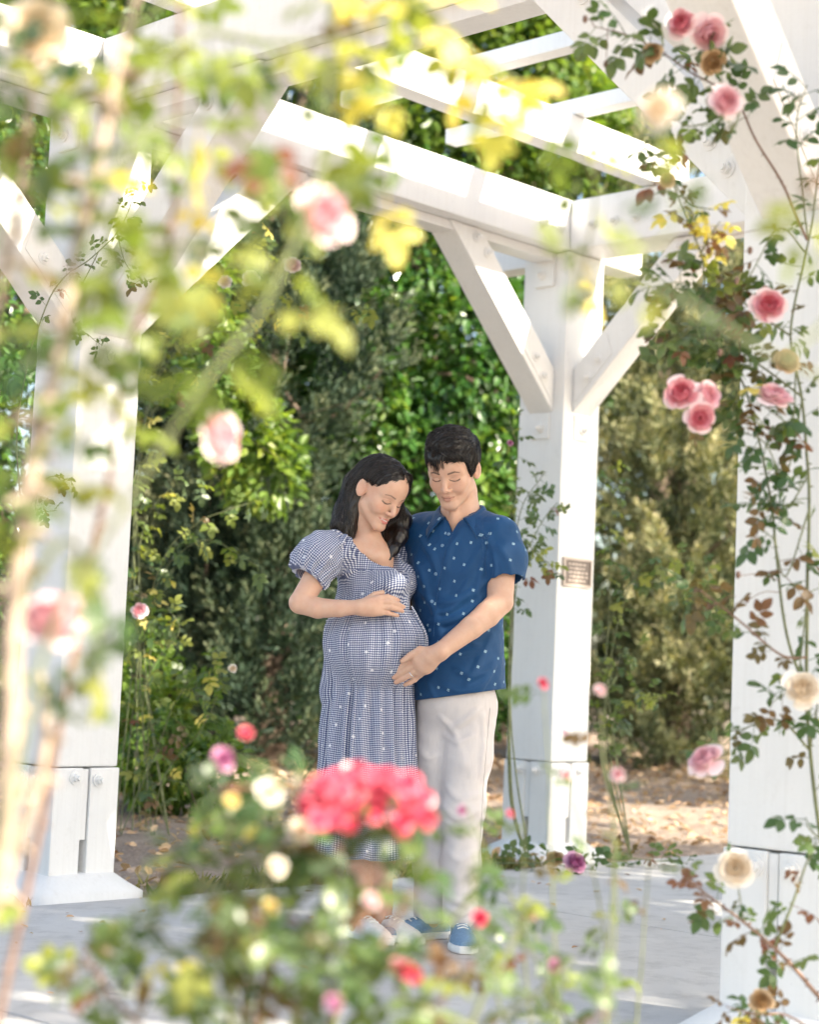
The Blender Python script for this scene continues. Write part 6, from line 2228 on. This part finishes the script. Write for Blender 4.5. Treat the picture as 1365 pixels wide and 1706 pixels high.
cane(o, [P1[int(len(P1) * 0.68)], A(1320, 700, 4.18), A(1290, 690, 4.16), A(1255, 660, 4.14)], 0.0022, 0.0010, 10, 0.085, VK, M_CANE, 145, 0.15)
cane(o, [P1[int(len(P1) * 0.38)], A(1330, 1120, 4.18), A(1310, 1150, 4.16), A(1285, 1170, 4.14)], 0.0022, 0.0010, 9, 0.085, VK, M_CANE, 146, 0.15)
cane(o, [A(1370, 1400, 4.2), A(1350, 1380, 4.1), A(1345, 1360, 4.05)], 0.0022, 0.001, 4, 0.080, {'grn': 3}, M_CANE, 137, 0.2)
cane(o, [b, A(1330, 1700, 4.1), A(1265, 1690, 4.05), A(1210, 1680, 4.0)], 0.0030, 0.0012, 14, 0.070, {'red': 3, 'grn': 2, 'yel': 1}, M_CANE_RED, 138, 0.3)
cane(o, [P1[-10], A(1330, 250, 4.1), A(1330, 190, 4.05), A(1345, 140, 4.02)], 0.0022, 0.0010, 8, 0.080, {'grn': 4}, M_CANE, 139, 0.3)
for i, (px, py, Y, d, pal, face) in enumerate(((1282, 510, 4.08, .078, 'pink', (-0.15, -0.95, 0.1)), (1137, 657, 4.02, .080, 'pink', (-0.25, -0.9, 0.25)), (1176, 662, 4.05, .072, 'pale', (0.5, -0.8, 0.2)), (1166, 698, 4.0, .066, 'pink', (0.0, -0.95, 0.0)),
                                               (1290, 664, 4.1, .082, 'pale', (0.1, -0.6, 0.8)), (1310, 604, 4.1, .058, 'dry', (0.0, -0.9, 0.3)), (1137, 40, 3.98, .066, 'pink', (-0.3, -0.9, 0.1)), (1180, 54, 3.98, .082, 'pale', (0.1, -0.7, -0.6)),
                                               (1208, 170, 3.4, .062, 'pale', (0.2, -0.95, 0.0)), (1187, 104, 4.0, .056, 'dry', (0.2, -0.8, -0.4)), (1226, 1447, 3.9, .078, 'cream', (-0.2, -0.85, 0.3)), (1178, 1268, 3.9, .080, 'pale', (-0.6, -0.5, 0.6)),
                                               (1338, 1150, 4.0, .080, 'cream', (-0.2, -0.8, 0.5)), (1088, 88, 3.98, .044, 'dry', (-0.3, -0.8, 0.0)), (1112, 300, 4.0, .034, 'dry', (-0.2, -0.9, -0.2)), (1268, 1668, 3.95, .05, 'dry', (0, -0.7, 0.5)))):
    flower(o, A(px, py, Y), face, d * 0.76, pal, 400 + i)
cane(o, [P3[-30], A(1225, 215, 3.7), A(1212, 190, 3.42)], 0.002, 0.0012, 2, 0.06, VK, M_CANE, 140, 0.3)
cane(o, [A(1200, 1250, 4.16), A(1190, 1262, 4.0), A(1180, 1275, 3.92)], 0.002, 0.0012, 2, 0.06, VK, M_CANE, 141, 0.3)
cane(o, [A(1240, 1535, 4.05), A(1232, 1490, 3.98), A(1227, 1458, 3.92)], 0.002, 0.0012, 2, 0.06, VK, M_CANE, 142, 0.3)
# bare hips and old flower stalks standing off the canes
for i, (px, py, Y) in enumerate(((975, 35, 3.95), (1010, 110, 4.0), (1200, 590, 4.1), (1250, 420, 4.1), (1290, 380, 4.1), (1228, 470, 4.05), (1245, 1000, 4.1), (1230, 960, 4.1))):
    e = A(px, py, Y)
    c0 = P2[np.argmin(ln(P2 - e))] if px > 1020 else P3[-1 - 2 * i]
    V, F = tube_np(spline([c0, (c0 + e) / 2 + (0, 0, 0.01), e], 8), np.linspace(0.0012, 0.0008, 8), 5)
    st = obj_np('stalk', V, F, M_CANE_RED, o)
    V, F = tube_np(e + np.array([(0, 0, -0.006), (0, 0, 0.0), (0, 0, 0.008), (0, 0, 0.013)]), np.array([0.002, 0.006, 0.006, 0.001]), 8)
    obj_np('hip', V, F, M_CANE_RED, st)

# -- roses behind the left post
o = empty('rose_shrub', A(235, 1400, 8.6) * (1, 1, 0))
tag(o, 'loose rose shrub with arching sprays beside the left post', 'rose bush')
BK = {'grn': 4, 'sun': 4, 'red': 0.5, 'yel': 0.5}
b = A(235, 1400, 8.6) * (1, 1, 0)
sprays = [([(250, 1100, 8.6), (260, 960, 8.5), (330, 870, 8.4), (440, 832, 8.4)], 22), ([(240, 1080, 8.6), (270, 960, 8.5), (340, 900, 8.4), (432, 942, 8.4)], 18), ([(235, 1080, 8.6), (235, 900, 8.5), (280, 815, 8.5), (345, 800, 8.4)], 20),
          ([(230, 1000, 8.7), (225, 800, 8.6), (260, 640, 8.6), (330, 560, 8.5), (450, 552, 8.4), (560, 525, 8.4), (666, 480, 8.3)], 34), ([(225, 1000, 8.7), (230, 760, 8.6), (290, 560, 8.6), (360, 460, 8.5), (430, 420, 8.5), (500, 455, 8.4)], 40),
          ([(225, 1000, 8.7), (240, 720, 8.6), (300, 500, 8.6), (370, 400, 8.5), (440, 370, 8.4)], 30), ([(230, 1100, 8.6), (225, 1040, 8.5), (235, 1018, 8.4)], 8), ([(260, 1250, 8.5), (310, 1140, 8.4), (380, 1110, 8.3)], 16),
          ([(240, 1250, 8.5), (250, 1120, 8.4), (300, 1050, 8.3), (280, 1010, 8.3)], 16), ([(270, 1300, 8.4), (330, 1220, 8.3), (365, 1160, 8.3)], 14), ([(225, 900, 8.7), (250, 700, 8.6), (330, 620, 8.5), (390, 590, 8.4), (470, 520, 8.4)], 26),
          ([(225, 900, 8.7), (260, 600, 8.6), (340, 480, 8.5), (420, 500, 8.5), (510, 470, 8.4)], 26)]
for i, (pp, n) in enumerate(sprays):
    cane(o, [b + (0.16 * math.sin(i * 1.7), 0.16 * math.cos(i * 2.3), 0)] + [A(*q) for q in pp], 0.0032, 0.0014, n + 4, 0.105, BK, M_CANE, 160 + i, 0.14 if len(pp) < 6 else 0.22, hang=0.35, thorns=False)
for i, (px, py, Y, d, pal) in enumerate(((232, 1018, 8.3, .055, 'pale'), (487, 442, 8.3, .06, 'pale'), (412, 356, 8.3, .065, 'pale'), (418, 465, 8.2, .055, 'cream'), (375, 470, 8.3, .045, 'cream'), (388, 1114, 8.2, .028, 'cream'), (295, 490, 8.2, .06, 'coral'))):
    flower(o, A(px, py, Y), (0.1, -0.9, 0.3), d, pal, 500 + i, split=False)

# -- rose climbing behind and beside the back post
o = empty('climbing_rose', (0.62, 8.80, 0))
tag(o, 'small green rose climbing around the back post beside the man', 'rose bush')
b = np.array((0.64, 8.62, -0.02))
for i, (pp, n) in enumerate((([(850, 1300, 8.6), (858, 1000, 8.55), (885, 900, 8.5), (930, 840, 8.45)], 24), ([(852, 1300, 8.6), (858, 950, 8.55), (870, 850, 8.5), (905, 790, 8.45)], 22), ([(852, 1200, 8.6), (862, 920, 8.5), (900, 930, 8.4), (925, 950, 8.4)], 14),
                             ([(848, 1300, 8.7), (855, 900, 8.7), (862, 760, 8.7), (850, 700, 8.7)], 12))):
    cane(o, [b] + [A(*q) for q in pp], 0.0045, 0.0016, n, 0.095, {'grn': 5, 'sun': 2, 'red': 0.6}, M_CANE, 190 + i, 0.45, hang=0.4, thorns=False)
b = np.array((1.20, 9.3, -0.02))
for i, (pp, n) in enumerate((([(1010, 1250, 9.3), (1015, 1000, 9.25), (1020, 850, 9.2), (1030, 770, 9.2)], 30), ([(1000, 1250, 9.3), (1030, 1190, 9.2), (1065, 1150, 9.1), (1095, 1165, 9.0)], 30), ([(1005, 1250, 9.3), (1020, 1120, 9.2), (1060, 1085, 9.1)], 18),
                             ([(1010, 1200, 9.3), (1040, 1000, 9.2), (1100, 930, 9.1), (1190, 940, 9.0)], 24), ([(1010, 1100, 9.3), (1060, 960, 9.2), (1140, 990, 9.1), (1200, 1010, 9.0)], 22))):
    cane(o, [b] + [A(*q) for q in pp], 0.0045, 0.0016, n, 0.095, {'sun': 4, 'grn': 4}, M_CANE, 196 + i, 0.30, hang=0.4, thorns=False)
flower(o, A(850, 738, 8.6), (0.1, -0.9, 0.2), 0.022, 'mauve', 521, split=False)

# -- sprigs clinging to the near side of the left post
o = empty('climbing_rose', (-1.42, 6.62, 0))
tag(o, 'few dark rose sprigs clinging to the shaded face of the left post', 'rose bush')
b = np.array((-1.42, 6.62, -0.02))
PK = {'grn': 4, 'red': 0.6}
P = cane(o, [b, A(30, 1100, 6.55), A(45, 880, 6.52), A(78, 800, 6.5), A(120, 800, 6.48)], 0.004, 0.0012, 9, 0.075, PK, M_CANE, 220, 0.55, thorns=False)
cane(o, [P[-14], A(60, 850, 6.5), A(95, 850, 6.48)], 0.002, 0.001, 5, 0.060, PK, M_CANE, 221, 0.2, thorns=False)
P = cane(o, [P[18], A(30, 700, 6.52), A(80, 500, 6.5), A(150, 430, 6.42), A(200, 380, 6.40), A(225, 300, 6.38)], 0.0035, 0.0012, 22, 0.070, PK, M_CANE, 222, 0.35, thorns=False)
cane(o, [P[-12], A(210, 440, 6.40), A(240, 470, 6.38)], 0.002, 0.001, 9, 0.070, PK, M_CANE, 223, 0.2, thorns=False)
cane(o, [P[-18], A(120, 520, 6.45), A(150, 560, 6.42), A(170, 575, 6.40)], 0.002, 0.001, 7, 0.065, PK, M_CANE, 224, 0.2, thorns=False)

# -- prunings dropped at the edge of the path
for lbl, px, py, pal in (('fallen rose sprig with a deep pink bloom at the foot of the back post', 905, 1448, 'mauve'), ('fallen rose sprig of dull green leaves right of the back post', 1062, 1440, None)):
    g = ground_at(px, py, 0.01)
    o = empty('rose_sprig', g)
    tag(o, lbl, 'rose cutting')
    cane(o, [g + (-0.22, 0.02, 0.015), g + (-0.05, -0.02, 0.03), g + (0.12, 0.02, 0.02), g + (0.24, 0.0, 0.012)], 0.004, 0.002, 16, 0.11, {'grn': 4, 'red': 0.7}, M_CANE, 230 + px, 0.0, hang=-0.25, thorns=False)
    if pal:
        flower(o, g + (0.14, -0.05, 0.04), (0.3, -0.8, 0.4), 0.075, pal, 530, split=False)
        flower(o, g + (0.05, -0.02, 0.05), (-0.3, -0.6, 0.6), 0.06, 'dry', 531, split=False)

for nm, parts in LEAF_REST.items():
    mats = []
    for _, _, m in parts:
        if m not in mats: mats.append(m)
    V, F = join_np([(a, b) for a, b, _ in parts])
    fm = np.concatenate([np.full(len(b), mats.index(m)) for _, b, m in parts])
    c = V.mean(0)
    me = mesh_np('leaves', V - c, F, mats=mats, fmat=fm)
    tag(link('leaves', me, None, bpy.data.objects[nm], c), kind='stuff')
